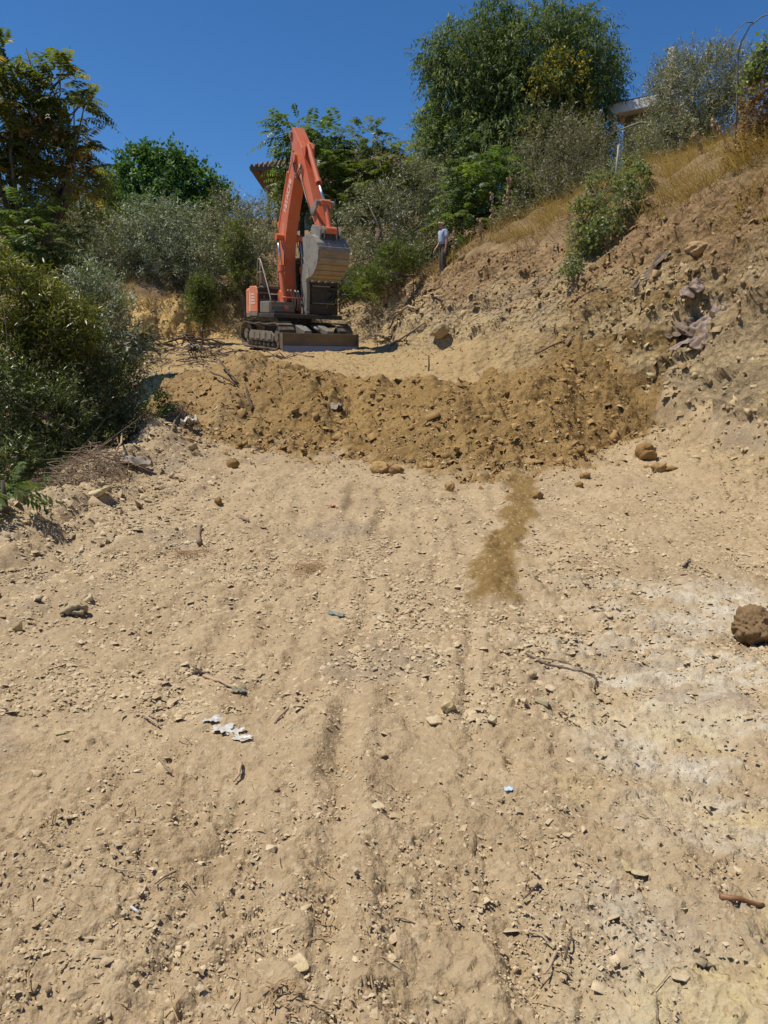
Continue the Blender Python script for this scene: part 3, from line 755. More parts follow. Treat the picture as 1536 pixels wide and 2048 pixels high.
# ---- dry grass on the hillside (uncountable) and on the left bank
def grass(name, label, pts, hmin, hmax, mat, seed, lean=0.5, wid=0.010):
    r = np.random.default_rng(seed); n = len(pts)
    h = hmin + (hmax - hmin) * r.random(n) ** 1.6
    az = r.random(n) * 2 * np.pi; le = lean * (0.3 + r.random(n))
    dr = np.stack([np.cos(az) * le, np.sin(az) * le, np.ones(n)], 1)
    sd = np.stack([-np.sin(az + 0.6), np.cos(az + 0.6), np.zeros(n)], 1) * (wid * (0.6 + 0.8 * r.random(n)))[:, None]
    m = pts + dr * (h * 0.55)[:, None]
    t = pts + dr * h[:, None] * np.array([1.5, 1.5, 0.92])
    V = np.stack([pts - sd, pts + sd, m + sd * 0.7, m - sd * 0.7, t], 1).reshape(-1, 3)
    b = (np.arange(n) * 5)[:, None]
    F4 = b + np.array([[0, 1, 2, 3]]); F3 = b + np.array([[3, 2, 4, 4]])
    me = np_mesh(name, V, np.concatenate([F4]), False)
    # tips as degenerate-free triangles in a second pass
    V2 = V.reshape(-1, 5, 3)[:, [3, 2, 4], :].reshape(-1, 3)
    me2V = np.concatenate([V, V2]); F3 = np.arange(len(V), len(V) + len(V2)).reshape(-1, 3)
    me = bpy.data.meshes.new(name)
    me.vertices.add(len(me2V)); me.vertices.foreach_set('co', me2V.astype(np.float32).ravel())
    nl = F4.size + F3.size
    me.loops.add(nl); me.loops.foreach_set('vertex_index', np.concatenate([F4.ravel(), F3.ravel()]).astype(np.int32))
    me.polygons.add(len(F4) + len(F3))
    me.polygons.foreach_set('loop_start', np.concatenate([np.arange(len(F4)) * 4, F4.size + np.arange(len(F3)) * 3]).astype(np.int32))
    me.update(calc_edges=True)
    q = np.clip(0.5 + 0.25 * r.normal(size=n), 0, 1)
    attr(me, 'rnd', np.concatenate([np.repeat(q, 5), np.repeat(q, 3)]))
    return tag(link(name, me, mat), label, 'grass', kind='stuff')

def scatter(n, x0, x1, y0, y1, seed, cond):
    r = np.random.default_rng(seed)
    x = x0 + (x1 - x0) * r.random(n); y = y0 + (y1 - y0) * r.random(n)
    m = cond(x, y, r); x, y = x[m], y[m]
    return np.stack([x, y, terrain(x, y) - 0.02], 1)

def hillside(x, y, r):
    s, arc = toe_dist(x, y); zz = terrain(x, y)
    patch = fbm(x * 0.7, y * 0.7, 3, 300)
    return (zz > 4.9 - 0.5 * r.random(len(x))) & (patch + 0.5 * r.random(len(x)) > 0.12) & (s > 1.5)
grass('dry_grass', 'tawny dry grass covering the hillside above the cut bank', scatter(56000, 3.5, 15, 12, 30, 301, hillside), 0.06, 0.50, L_GRASS, 302, 1.5, 0.007)
grass('dry_grass', 'short straw-coloured grass on top of the orange bank left of the excavator',
      scatter(14000, -13, -4.6, 27.5, 33, 303, lambda x, y, r: (terrain(x, y) > 3.6) & (fbm(x * 0.8, y * 0.8, 2, 305) + 0.4 * r.random(len(x)) > 0.0)), 0.06, 0.26, L_GRASS, 304, 0.8, 0.012)
grass('dry_grass', 'dry grass hanging over the cut bank at the right edge',
      scatter(9000, 6.2, 10.5, 11, 17.5, 308, lambda x, y, r: (terrain(x, y) > 3.0 + 0.5 * pn(x * 1.5, y * 1.5, 309)) & (fbm(x * 0.9, y * 0.9, 2, 310) + 0.5 * r.random(len(x)) > 0.15)), 0.10, 0.55, L_GRASS, 311, 1.6, 0.006)
grass('dry_grass', 'thin dry grass at the feet of the standing man',
      scatter(5000, -0.4, 4.2, 23.5, 29, 306, lambda x, y, r: (terrain(x, y) > 4.3)), 0.08, 0.4, L_GRASS, 307, 0.7, 0.010)

# tall dry stalks, one by one
def stalk(label, px, py0, py1, d, lean=0.0, seed=1):
    r = np.random.default_rng(seed); b = at(px, py0, d); zz = Z(b.x, b.y); t = at(px + lean, py1, d)
    O = Vector((b.x, b.y, zz)); h = t - O
    mb = MB(); mb.tube([(0, 0, -0.05), h * 0.5 + Vector((0.03, 0, 0)), h], [0.022, 0.016, 0.008], 6)
    root = empty('dry_stalk', O); tag(root, label, 'stalk', 'tall dry stalks on the bank')
    mb.build('stem', M_STRAW, root, True)
    mb = MB()
    for k in range(34):
        tt = 0.35 + 0.63 * r.random(); p = h * tt + Vector((r.normal(), r.normal(), r.normal())) * 0.03
        s = 0.03 + 0.03 * r.random(); mb.box(p, (s, s, s * 1.3), Matrix.Rotation(r.random() * 3, 3, 'Z') @ Matrix.Rotation(r.random() * 3, 3, 'X'))
    mb.build('seed_pods', M_STRAW, root)['kind'] = 'stuff'
M_STRAW = mat_paint('straw', (0.40, 0.27, 0.14), 0.85, 0.25, 14, dust=0.0)
stalk('dry seed stalk right of the man, the leftmost tall one', 905, 530, 455, 27.5, 3, 1)
stalk('tall dry seed stalk in front of the fresh ailanthus', 982, 480, 385, 25.5, 2, 2)
stalk('tallest dry seed stalk, leaning right at the top', 1006, 480, 352, 25.8, 14, 3)
stalk('short dry seed stalk at the bank edge between two tall ones', 962, 490, 440, 25.2, -2, 4)
stalk('bent dry stalk on the hillside left of the dead climber', 1405, 350, 265, 21, -18, 5)
stalk('dry stalk crossing behind the bent one on the hillside', 1450, 350, 240, 21, -28, 6)
# ------------------------------------------------------------------ excavator
M_OR = mat_paint('orange_paint', (0.68, 0.135, 0.042), 0.5, 0.2, 2.6, dust=0.42, dustcol=(0.50, 0.26, 0.15), bump=0.06)
M_ORF = mat_paint('faded_orange_paint', (0.64, 0.17, 0.075), 0.55, 0.2, 3.5, dust=0.5, dustcol=(0.56, 0.40, 0.26))
M_GREY = mat_paint('taupe_paint', (0.165, 0.150, 0.125), 0.5, 0.15, 4, dust=0.3, dustcol=(0.34, 0.28, 0.20))
M_DARK = mat_paint('dark_steel', (0.030, 0.028, 0.026), 0.6, 0.3, 5, dust=0.25, dustcol=(0.16, 0.12, 0.08))
M_TRACK = mat_paint('dusty_track_steel', (0.085, 0.070, 0.055), 0.7, 0.3, 9, dust=0.55, dustcol=(0.33, 0.25, 0.155), bump=0.3)
M_BUCK = mat_paint('worn_bucket_steel', (0.20, 0.185, 0.16), 0.62, 0.25, 6, dust=0.45, dustcol=(0.42, 0.37, 0.29), bump=0.35, wear=(0.10, 0.085, 0.07))
M_WEAR = mat_paint('soil_caked_steel', (0.26, 0.20, 0.125), 0.75, 0.25, 7, dust=0.5, dustcol=(0.40, 0.31, 0.19), bump=0.35)
M_BLADE = mat_paint('soil_polished_blade', (0.105, 0.085, 0.065), 0.6, 0.3, 3, dust=0.40, dustcol=(0.26, 0.19, 0.115), bump=0.15)
M_EDGE = mat_paint('bright_cutting_edge', (0.30, 0.31, 0.33), 0.42, 0.12, 5, dust=0.2, metal=0.35)
M_CHROME = mat_paint('chromed_rod', (0.62, 0.60, 0.57), 0.34, 0.03, 5, dust=0.0, metal=1.0)
M_HOSE = mat_paint('hydraulic_hose', (0.05, 0.045, 0.04), 0.6, 0.2, 9, dust=0.3)
M_PIPE = mat_paint('dusty_pipe', (0.33, 0.28, 0.22), 0.5, 0.15, 9, dust=0.3)
M_TEXT = mat_paint('pale_lettering', (0.72, 0.56, 0.44), 0.6, 0.08, 12, dust=0.4, dustcol=(0.62, 0.32, 0.2))
M_SEAT = mat_paint('seat_fabric', (0.03, 0.03, 0.033), 0.9, 0.2, 12, dust=0.1)
def mat_glass():
    m, nt, out = new_mat('dusty_cab_glass')
    b = N(nt, 'ShaderNodeBsdfPrincipled'); b.inputs['Base Color'].default_value = (0.035, 0.045, 0.055, 1)
    b.inputs['Roughness'].default_value = 0.08; b.inputs['Specular IOR Level'].default_value = 0.6
    t = N(nt, 'ShaderNodeBsdfTransparent'); t.inputs[0].default_value = (0.55, 0.62, 0.66, 1)
    d = N(nt, 'ShaderNodeBsdfDiffuse'); d.inputs[0].default_value = (0.30, 0.25, 0.18, 1)
    tc = N(nt, 'ShaderNodeTexCoord').outputs['Object']
    mx = N(nt, 'ShaderNodeMixShader'); mx.inputs[0].default_value = 0.45
    nt.links.new(b.outputs[0], mx.inputs[1]); nt.links.new(t.outputs[0], mx.inputs[2])
    m2 = N(nt, 'ShaderNodeMixShader'); nt.links.new(ramp(nt, noise(nt, 3, 6, 0.7, tc), 0.4, 0.8, 0.03, 0.22), m2.inputs[0])
    nt.links.new(mx.outputs[0], m2.inputs[1]); nt.links.new(d.outputs[0], m2.inputs[2])
    nt.links.new(m2.outputs[0], out.inputs[0])
    return m
M_GLASS = mat_glass()

TILT = R(4.0)
EXC = empty('excavator')
EX, EY = -2.94, 24.9
EXC.location = (EX, EY, Z(EX + 0.9, EY - 2.0) + 2.1 * math.sin(TILT) + 0.0)
EXC.rotation_euler = (TILT, 0, R(30))
tag(EXC, 'orange crawler excavator with raised boom, grey bucket and front dozer blade', 'excavator')

def fz(f, z):
    """forward reach and height over level ground -> machine axes"""
    return (-f * math.cos(TILT) + z * math.sin(TILT), f * math.sin(TILT) + z * math.cos(TILT))
def P3(x, f, z):
    y, zz = fz(f, z); return Vector((x, y, zz))

# ---- undercarriage
def track_path(n):
    r, cy_, cz = 0.385, 1.34, 0.425
    Lr = 2 * cy_; per = 2 * Lr + 2 * math.pi * r; out = []
    for i in range(n):
        s = per * i / n
        if s < Lr: p = (-cy_ + s, cz - r); a = 0.0
        elif s < Lr + math.pi * r:
            w = (s - Lr) / r; p = (cy_ + r * math.sin(w), cz - r * math.cos(w)); a = w
        elif s < 2 * Lr + math.pi * r:
            q = (s - Lr - math.pi * r); sag = 0.05 * math.sin(math.pi * q / Lr) * abs(math.sin(2 * math.pi * q / Lr))
            p = (cy_ - q, cz + r - sag); a = math.pi
        else:
            w = (s - 2 * Lr - math.pi * r) / r; p = (-cy_ - r * math.sin(w), cz + r * math.cos(w)); a = math.pi + w
        out.append((p, a, per / n))
    return out
for side in (-1, 1):
    xc = side * 0.985
    mb = MB()
    for (p, a, pit) in track_path(46):
        rot = Matrix.Rotation(a, 3, 'X')
        mb.box((xc, p[0], p[1]), (0.50, pit * 0.93, 0.03), rot)
        off = rot @ Vector((0, pit * 0.3, -0.03)); mb.box((xc + off.x, p[0] + off.y, p[1] + off.z), (0.49, 0.02, 0.04), rot)
        off = rot @ Vector((0, 0, 0.035)); mb.box((xc, p[0] + off.y, p[1] + off.z), (0.16, pit * 0.8, 0.06), rot)
    tr = mb.build('track', M_TRACK, EXC)
    mb = MB(); mb.prism([(-1.05, 0.24), (1.05, 0.24), (1.12, 0.40), (0.95, 0.56), (-0.9, 0.56), (-1.12, 0.42)], xc - 0.19, xc + 0.19)
    fr = mb.build('track_frame', M_TRACK, EXC, bevel=0.02)
    mb = MB()
    for k in range(4): mb.box((xc + side * 0.195, -0.75 + 0.5 * k, 0.40), (0.03, 0.34, 0.20))
    mb.build('frame_plate', M_GREY, fr, bevel=0.01)
    for k in range(6):
        mb = MB(); mb.cyl((xc - 0.15, -0.92 + 0.37 * k, 0.155), (xc + 0.15, -0.92 + 0.37 * k, 0.155), 0.085, 12)
        mb.build('roller', M_TRACK, fr, True)
    for yy, nm in ((-1.34, 'idler'), (1.34, 'sprocket')):
        mb = MB(); mb.cyl((xc - 0.10, yy, 0.425), (xc + 0.10, yy, 0.425), 0.325, 22)
        mb.cyl((xc - 0.17, yy, 0.425), (xc + 0.19 * side if side > 0 else xc + 0.1, yy, 0.425), 0.13, 14)
        if side < 0: mb.cyl((xc - 0.20, yy, 0.425), (xc, yy, 0.425), 0.16, 14)
        w = mb.build(nm, M_TRACK, EXC)
mb = MB(); mb.box((0, 0, 0.60), (1.6, 1.3, 0.26)); mb.box((0, -0.62, 0.52), (1.5, 0.3, 0.24)); mb.box((0, 0.62, 0.52), (1.5, 0.3, 0.24))
mb.build('undercarriage_frame', M_DARK, EXC, bevel=0.03)
mb = MB(); mb.cyl((0, 0, 0.70), (0, 0, 0.97), 0.56, 28); mb.build('slew_ring', M_DARK, EXC)
# dozer blade
prof = [(-2.06, 0.05), (-2.00, 0.16), (-1.975, 0.29), (-2.00, 0.42), (-2.05, 0.54), (-1.97, 0.54), (-1.90, 0.42), (-1.88, 0.29), (-1.90, 0.16), (-1.96, 0.05)]
blade = MB().prism(prof, -1.26, 1.26).build('dozer_blade', M_BLADE, EXC, bevel=0.008)
MB().prism([(-2.125, -0.02), (-2.045, 0.175), (-2.015, 0.17), (-2.07, -0.02)], -1.25, 1.25).build('cutting_edge', M_EDGE, blade)
for sx in (-1.2625, 1.2625):
    MB().prism([(-2.10, 0.02), (-2.06, 0.55), (-1.87, 0.54), (-1.86, 0.10)], sx - 0.012, sx + 0.012).build('end_plate', M_BLADE, blade)
for sx in (-0.38, 0.38):
    mb = MB(); mb.prism([(-0.55, 0.62), (-1.05, 0.80), (-1.92, 0.62), (-1.92, 0.40), (-1.1, 0.52), (-0.55, 0.42)], sx - 0.12, sx + 0.12)
    mb.build('blade_arm', M_GREY, EXC, bevel=0.02)
    c = MB(); c.cyl((sx * 0.45, -0.75, 0.80), (sx * 0.45, -1.5, 0.62), 0.055); c.build('blade_cylinder', M_GREY, EXC, True)

# ---- upper body
mb = MB(); mb.box((0, 0.15, 1.03), (2.34, 2.5, 0.13)); mb.build('deck', M_DARK, EXC, bevel=0.02)
cw = []
for k in range(13):
    a = math.pi * k / 12
    cw.append((1.19 * math.cos(a) * (1 if abs(math.cos(a)) < 0.98 else 1), 1.12 + 0.66 * math.sin(a) ** 0.7))
cw = [(1.19, 0.95)] + cw + [(-1.19, 0.95)]
cwt = MB().prismz(cw, 1.00, 1.88).build('counterweight', M_ORF, EXC, bevel=0.09)
MB().prismz([(x * 1.004, y + 0.004) for x, y in cw], 0.96, 1.07).build('skirt', M_GREY, cwt, bevel=0.01)
hood = MB(); hood.prismz([(-1.15, 0.30), (0.10, 0.30), (0.10, 0.948), (-1.15, 0.948)], 1.10, 1.90)
hood = hood.build('engine_hood', M_DARK, EXC, bevel=0.05)
sp = MB(); sp.prism([(0.22, 1.12), (0.22, 1.72), (0.30, 1.88), (0.42, 1.93), (0.946, 1.93), (0.946, 1.12)], -1.20, -1.152)
spn = sp.build('side_panel', M_ORF, EXC, bevel=0.03)
MB().prism([(0.215, 1.0), (0.215, 1.118), (0.947, 1.118), (0.947, 1.0)], -1.21, -1.15).build('skirt', M_GREY, spn, bevel=0.01)
for k in range(4):
    MB().box((-1.2035, 0.62, 1.40 + 0.09 * k), (0.006, 0.44 - 0.05 * k, 0.05)).build('stripe', M_TEXT, spn)
MB().box((-1.2035, 0.88, 1.45), (0.006, 0.10, 0.62)).build('pale_band', M_TEXT, spn)
mb = MB(); mb.box((-0.62, 0.285, 1.5), (0.95, 0.03, 0.06)); mb.box((-0.62, 0.27, 1.72), (0.95, 0.05, 0.04)); mb.box((-0.95, 0.275, 1.4), (0.04, 0.03, 0.5)); mb.box((-0.35, 0.275, 1.4), (0.04, 0.03, 0.5))
mb.build('radiator_frame', M_GREY, hood)
mb = MB(); mb.box((-0.70, -0.20, 1.28), (0.85, 0.85, 0.36)); tb = mb.build('tool_box', M_GREY, EXC, bevel=0.03)
mb = MB(); mb.box((-0.70, -0.632, 1.34), (0.70, 0.012, 0.03)); mb.box((-0.70, -0.632, 1.20), (0.70, 0.012, 0.02)); mb.build('lid_seam', M_PIPE, tb)
mb = MB(); mb.box((-0.75, -0.80, 1.14), (0.70, 0.34, 0.08)); mb.build('step', M_DARK, EXC, bevel=0.01)
# rails
mb = MB()
for x in (-1.12,):
    mb.tube([(x, -0.80, 1.05), (x, -0.72, 1.55), (x, -0.45, 1.95), (x, 0.05, 2.62), (x, 0.18, 2.74), (x, 0.32, 2.74), (x, 0.38, 2.62), (x, 0.42, 1.9)], 0.021, 8)
    mb.tube([(x, 0.12, 2.68), (x, 0.22, 1.9)], 0.019, 8)
    mb.tube([(x, 0.02, 2.34), (x, 0.40, 2.34)], 0.015, 6)
mb.tube([(-0.86, -0.80, 1.46), (-0.86, -0.70, 1.66), (-1.10, -0.66, 1.66)], 0.016, 6)
mb.build('handrail', M_PIPE, EXC, True)
mb = MB(); mb.box((-0.92, 0.42, 2.12), (0.16, 0.05, 0.24)); mb.tube([(-0.92, 0.42, 1.9), (-0.92, 0.42, 2.05)], 0.012, 6); mb.build('mirror', M_GREY, EXC, bevel=0.015)
mb = MB(); mb.cyl((-0.25, 0.7, 1.88), (-0.25, 0.7, 2.15), 0.055); mb.tube([(-0.25, 0.7, 2.12), (-0.25, 0.74, 2.2), (-0.25, 0.82, 2.24)], 0.055, 12); mb.build('exhaust_stack', M_DARK, EXC, True)
mb = MB(); mb.box((-0.55, 0.6, 1.925), (0.7, 0.5, 0.05)); mb.build('hood_grille', M_GREY, EXC, bevel=0.01)
# belly plumbing at the boom foot
mb = MB()
for k, x in enumerate((-0.33, -0.26, -0.15, -0.08)):
    y0, z0 = fz(0.62 + 0.02 * (k % 2), 1.16); y1, z1 = fz(0.60, 1.72); y2, z2 = fz(0.42, 1.80)
    mb.tube([(x, y0, z0), (x + 0.02, y0 - 0.03, (z0+z1)/2), (x, y1, z1), (x - 0.04 + 0.03 * k, y2, z2)], 0.022, 7)
mb.build('hydraulic_pipe', M_PIPE, EXC, True)
mb = MB(); y0, z0 = fz(0.66, 1.55); mb.tube([(-0.66, y0, z0), (0.24, y0, z0)], 0.022, 8); mb.build('pipe_clamp_bar', M_OR, EXC, True)

# ---- cab
CX0, CX1, CY0, CY1, CZ0, CZ1 = 0.16, 1.17, -0.78, 0.75, 1.10, 2.82
cab = MB(); cab.prism([(CY0, CZ0), (CY0, 1.42), (CY0 + 0.02, 1.44), (CY1, 1.44), (CY1, CZ0)], CX0, CX1)
cab = cab.build('cab', M_DARK, EXC, bevel=0.04)
def pillar(pts, r=0.045, m=M_DARK, nm='pillar'):
    MB().tube(pts, r, 8).build(nm, m, cab, True)
for x in (CX0 + 0.05, CX1 - 0.05):
    pillar([(x, CY0 + 0.04, 1.42), (x, CY0 + 0.05, 2.3), (x, CY0 + 0.12, 2.62), (x, CY0 + 0.24, 2.78)])
    pillar([(x, CY1 - 0.05, 1.42), (x, CY1 - 0.05, 2.78)])
    pillar([(x, CY0 + 0.80, 1.42), (x, CY0 + 0.80, 2.78)], 0.035)
rf = MB(); rf.prism([(CY0 + 0.16, 2.76), (CY0 + 0.22, 2.84), (CY1 - 0.05, 2.86), (CY1, 2.78), (CY1, 2.74)], CX0, CX1); rf.build('roof', M_GREY, cab, bevel=0.03)
MB().prism([(CY0 + 0.012, 2.00), (CY0 + 0.02, 2.3), (CY0 + 0.09, 2.62), (CY0 + 0.20, 2.76), (CY0 + 0.215, 2.75), (CY0 + 0.105, 2.61), (CY0 + 0.035, 2.3), (CY0 + 0.027, 2.00)], CX0 + 0.08, CX1 - 0.08).build('windshield', M_GLASS, cab)
MB().prism([(CY0 + 0.012, 1.46), (CY0 + 0.012, 1.95), (CY0 + 0.027, 1.95), (CY0 + 0.027, 1.46)], CX0 + 0.08, CX1 - 0.08).build('lower_window', M_GLASS, cab)
MB().box(((CX0 + CX1) / 2 - 0.1, CY0, 1.975), (0.62, 0.04, 0.035)).build('window_bar', M_PIPE, cab)
mb = MB(); mb.tube([(CX0 + 0.1, CY0 - 0.01, 1.455), (CX1 - 0.16, CY0 - 0.01, 1.455), (CX1 - 0.09, CY0 - 0.01, 1.50), (CX1 - 0.07, CY0 - 0.01, 1.6)], 0.014, 6); mb.build('front_trim', M_PIPE, cab, True)
for x in (CX0 + 0.015, CX1 - 0.015):
    MB().prism([(CY0 + 0.09, 1.47), (CY0 + 0.09, 2.3), (CY0 + 0.27, 2.74), (CY0 + 0.77, 2.74), (CY0 + 0.77, 1.47)], x - 0.006, x + 0.006).build('side_window', M_GLASS, cab)
    MB().prism([(CY0 + 0.84, 1.47), (CY0 + 0.84, 2.74), (CY1 - 0.1, 2.74), (CY1 - 0.1, 1.47)], x - 0.006, x + 0.006).build('side_window', M_GLASS, cab)
MB().prism([(CY1 - 0.03, 1.47), (CY1 - 0.03, 2.72), (CY1 - 0.018, 2.72), (CY1 - 0.018, 1.47)], CX0 + 0.1, CX1 - 0.1).build('rear_window', M_GLASS, cab)
st = MB(); st.box((0.66, 0.15, 1.62), (0.5, 0.5, 0.14)); st.box((0.66, 0.38, 1.98), (0.48, 0.12, 0.62)); st.box((0.66, 0.38, 2.38), (0.26, 0.1, 0.18)); st.build('operator_seat', M_SEAT, cab, bevel=0.04)
mb = MB(); mb.tube([(0.34, -0.35, 1.45), (0.34, -0.40, 1.95)], 0.03); mb.box((0.34, -0.40, 2.0), (0.05, 0.2, 0.16)); mb.build('console', M_GREY, cab); MB().box((1.0, -0.55, 1.68), (0.2, 0.06, 0.3)).build('monitor', M_GREY, cab, bevel=0.01)
# curved guard panel beside the boom
pp = [(CY0 - 0.06, 1.06), (CY0 - 0.10, 1.30), (CY0 - 0.11, 1.85), (CY0 - 0.02, 2.3), (CY0 + 0.16, 2.62), (CY0 + 0.34, 2.70), (CY0 + 0.40, 2.3), (CY0 + 0.34, 1.3), (CY0 + 0.30, 1.06)]
MB().prism(pp, 0.02, 0.14).build('guard_panel', M_BUCK, EXC, bevel=0.03)
mb = MB(); mb.box((0.07, CY0 - 0.115, 1.16), (0.11, 0.03, 0.05)); mb.box((0.07, CY0 - 0.105, 1.04), (0.10, 0.03, 0.13)); mb.build('panel_bracket', M_PIPE, EXC, bevel=0.008)
mb = MB(); mb.tube([(CX1 + 0.06, CY0 + 0.02, 1.2), (CX1 + 0.09, CY0 + 0.02, 2.0), (CX1 + 0.02, CY0 + 0.05, 2.1)], 0.016, 6); mb.build('grab_bar', M_DARK, EXC, True)

# ---- boom
BX = -0.20
def ribbon(path):
    """(f, z, depth) centre line -> closed outline in machine y, z"""
    a = []; b = []
    for i, (f, z, d) in enumerate(path):
        p = path[max(i-1, 0)]; q = path[min(i+1, len(path)-1)]
        tx, tz = q[0] - p[0], q[1] - p[1]; l = math.hypot(tx, tz); nx, nz = -tz / l, tx / l
        a.append(fz(f + nx * d / 2, z + nz * d / 2)); b.append(fz(f - nx * d / 2, z - nz * d / 2))
    return a + b[::-1]
bpath = [(0.05, 1.58, 0.34), (0.03, 1.9, 0.42), (-0.02, 2.5, 0.52), (0.0, 3.05, 0.60), (0.15, 3.60, 0.60), (0.47, 4.25, 0.52), (0.86, 4.88, 0.44), (1.26, 5.50, 0.34)]
boom = MB().prism(ribbon(bpath), BX - 0.19, BX + 0.19).build('boom', M_OR, EXC, bevel=0.015)
for (f, z, r_, hw) in ((0.05, 1.62, 0.16, 0.30), (0.20, 3.42, 0.10, 0.44), (1.26, 5.50, 0.15, 0.27)):
    MB().cyl(P3(BX - hw, f, z), P3(BX + hw, f, z), r_, 18).build('pin', M_OR, boom)
for s_ in (-1, 1):
    mb = MB(); y0, z0 = fz(0.30, 1.75)
    mb.prism([fz(-0.25, 1.08), fz(0.45, 1.08), fz(0.22, 1.72), fz(0.02, 1.84), fz(-0.15, 1.7)], BX + s_ * 0.27 - 0.035, BX + s_ * 0.27 + 0.035)
    mb.build('boom_bracket', M_OR, EXC, bevel=0.01)
    # lift cylinders
    a = P3(BX + s_ * 0.37, 0.66, 1.20); b = P3(BX + s_ * 0.37, 0.20, 3.42); q = a.lerp(b, 0.60)
    cy = MB(); cy.cyl(a, q, 0.082, 16); cy.cyl(a.lerp(b, 0.52), q, 0.100, 16); cy.cyl(a + Vector((-0.07, 0, 0)), a + Vector((0.07, 0, 0)), 0.11, 14)
    cy = cy.build('lift_cylinder', M_OR, EXC)
    rd = MB(); rd.cyl(q, b, 0.042, 12); rd.build('rod', M_CHROME, cy, True)
    mb = MB(); mb.tube([q + Vector((s_ * -0.10, -0.05, 0)), q + Vector((s_ * -0.09, -0.07, 0.35)), b + Vector((s_ * -0.1, -0.02, -0.1))], 0.016, 6); mb.build('hose', M_HOSE, cy, True)
# painted word and a bleached patch on the boom's side
d0 = P3(0, 0.86, 4.88) - P3(0, 0.47, 4.25); d0.normalize()
nz_ = Vector((-1, 0, 0)); ny_ = nz_.cross(d0)
cu = bpy.data.curves.new('lettering', 'FONT'); cu.body = 'HITACHI'; cu.size = 0.27; cu.extrude = 0.002; cu.offset = 0.010; cu.align_y = 'CENTER'; cu.space_character = 0.92
t0 = bpy.data.objects.new('lettering_source', cu); COL.objects.link(t0)
bpy.context.view_layer.update()
tme = bpy.data.meshes.new_from_object(t0.evaluated_get(bpy.context.evaluated_depsgraph_get()))
bpy.data.objects.remove(t0)
tx = link('lettering', tme, M_TEXT, boom)
o = P3(BX - 0.196, 0.40, 4.13)
tx.matrix_local = Matrix(((d0.x, ny_.x, nz_.x, o.x), (d0.y, ny_.y, nz_.y, o.y), (d0.z, ny_.z, nz_.z, o.z), (0, 0, 0, 1)))
MB().prism([fz(-0.10, 3.28), fz(0.19, 3.95), fz(0.40, 3.86), fz(0.20, 3.28)], BX - 0.1945, BX - 0.1915).build('bleached_patch', M_ORF, boom)
# pipes along the boom's back
mb = MB()
for k in range(2):
    pts = []
    for i, (f, z, d) in enumerate(bpath[1:]):
        p = bpath[i]; q = bpath[min(i+2, len(bpath)-1)]
        l_ = math.hypot(q[0]-p[0], q[1]-p[1]); nx, nz = -(q[1]-p[1]) / l_, (q[0]-p[0]) / l_
        pts.append(P3(BX - 0.17 + 0.09 * k, f + nx * (d / 2 + 0.06), z + nz * (d / 2 + 0.06)))
    mb.tube(pts, 0.022, 7)
mb.build('boom_pipe', M_OR, boom, True)
# stick cylinder on the boom's back
a = P3(BX, -0.42, 3.9); b = P3(BX, 0.86, 6.2); q = a.lerp(b, 0.62)
cy = MB(); cy.cyl(a, q, 0.085, 16); cy = cy.build('stick_cylinder', M_OR, EXC); MB().cyl(q, b, 0.045, 12).build('rod', M_CHROME, cy, True)
mb = MB(); mb.prism([fz(-0.50, 3.95), fz(-0.36, 3.78), fz(-0.02, 3.75), fz(0.08, 4.1)], BX - 0.12, BX + 0.12); mb.build('cylinder_lug', M_OR, boom, bevel=0.01)

# ---- stick, linkage, bucket
TA = (1.02, 6.34); BP = (2.78, 3.28)
def along(t, off=0.0):
    f = TA[0] + (BP[0]-TA[0]) * t; z = TA[1] + (BP[1]-TA[1]) * t
    tx_, tz_ = BP[0]-TA[0], BP[1]-TA[1]; l = math.hypot(tx_, tz_)
    return (f - tz_ / l * off, z + tx_ / l * off)          # off > 0: towards the front of the stick
oline = [(0.0, 0.13), (0.10, 0.20), (0.26, 0.30), (0.45, 0.22), (0.8, 0.13), (1.0, 0.10), (1.02, -0.08), (0.9, -0.14), (0.5, -0.20), (0.30, -0.36), (0.22, -0.36), (0.10, -0.22), (0.0, -0.19)]
stick = MB().prism([fz(*along(t, o_)) for t, o_ in oline], BX - 0.185, BX + 0.185).build('stick', M_OR, EXC, bevel=0.015)
for t, o_, r_, hw in ((0.99, 0.0, 0.085, 0.26), (0.03, -0.06, 0.09, 0.24), (0.84, 0.02, 0.06, 0.27)):
    f, z = along(t, o_); MB().cyl(P3(BX - hw, f, z), P3(BX + hw, f, z), r_, 14).build('pin', M_GREY, stick)
mb = MB()
for s_ in (-1, 1):
    mb.prism([fz(*along(0.16, 0.20)), fz(*along(0.24, 0.44)), fz(*along(0.29, 0.46)), fz(*along(0.36, 0.24))], BX + s_ * 0.13 - 0.02, BX + s_ * 0.13 + 0.02)
mb.build('cylinder_lug', M_OR, stick, bevel=0.006)
a = P3(BX, *along(0.26, 0.40)); b = P3(BX, *along(0.83, 0.40)); q = a.lerp(b, 0.66)
cy = MB(); cy.cyl(a, q, 0.080, 16); cy.cyl(a.lerp(b, 0.60), q, 0.098, 16); cy = cy.build('bucket_cylinder', M_OR, EXC)
MB().cyl(q, b, 0.045, 12).build('rod', M_CHROME, cy, True)
mb = MB()
mb.tube([P3(BX + 0.13, *along(0.28, 0.33)), P3(BX + 0.13, *along(0.5, 0.32)), P3(BX + 0.12, *along(0.64, 0.36))], 0.017, 7); mb.build('hose', M_HOSE, cy, True)
lk = MB()
for s_ in (-1, 1):
    x0 = BX + s_ * 0.235
    lk.prism([fz(*along(0.81, -0.04)), fz(*along(0.80, 0.10)), fz(*along(0.82, 0.46)), fz(*along(0.86, 0.46)), fz(*along(0.87, 0.06)), fz(*along(0.87, -0.03))], x0 - 0.025, x0 + 0.025)
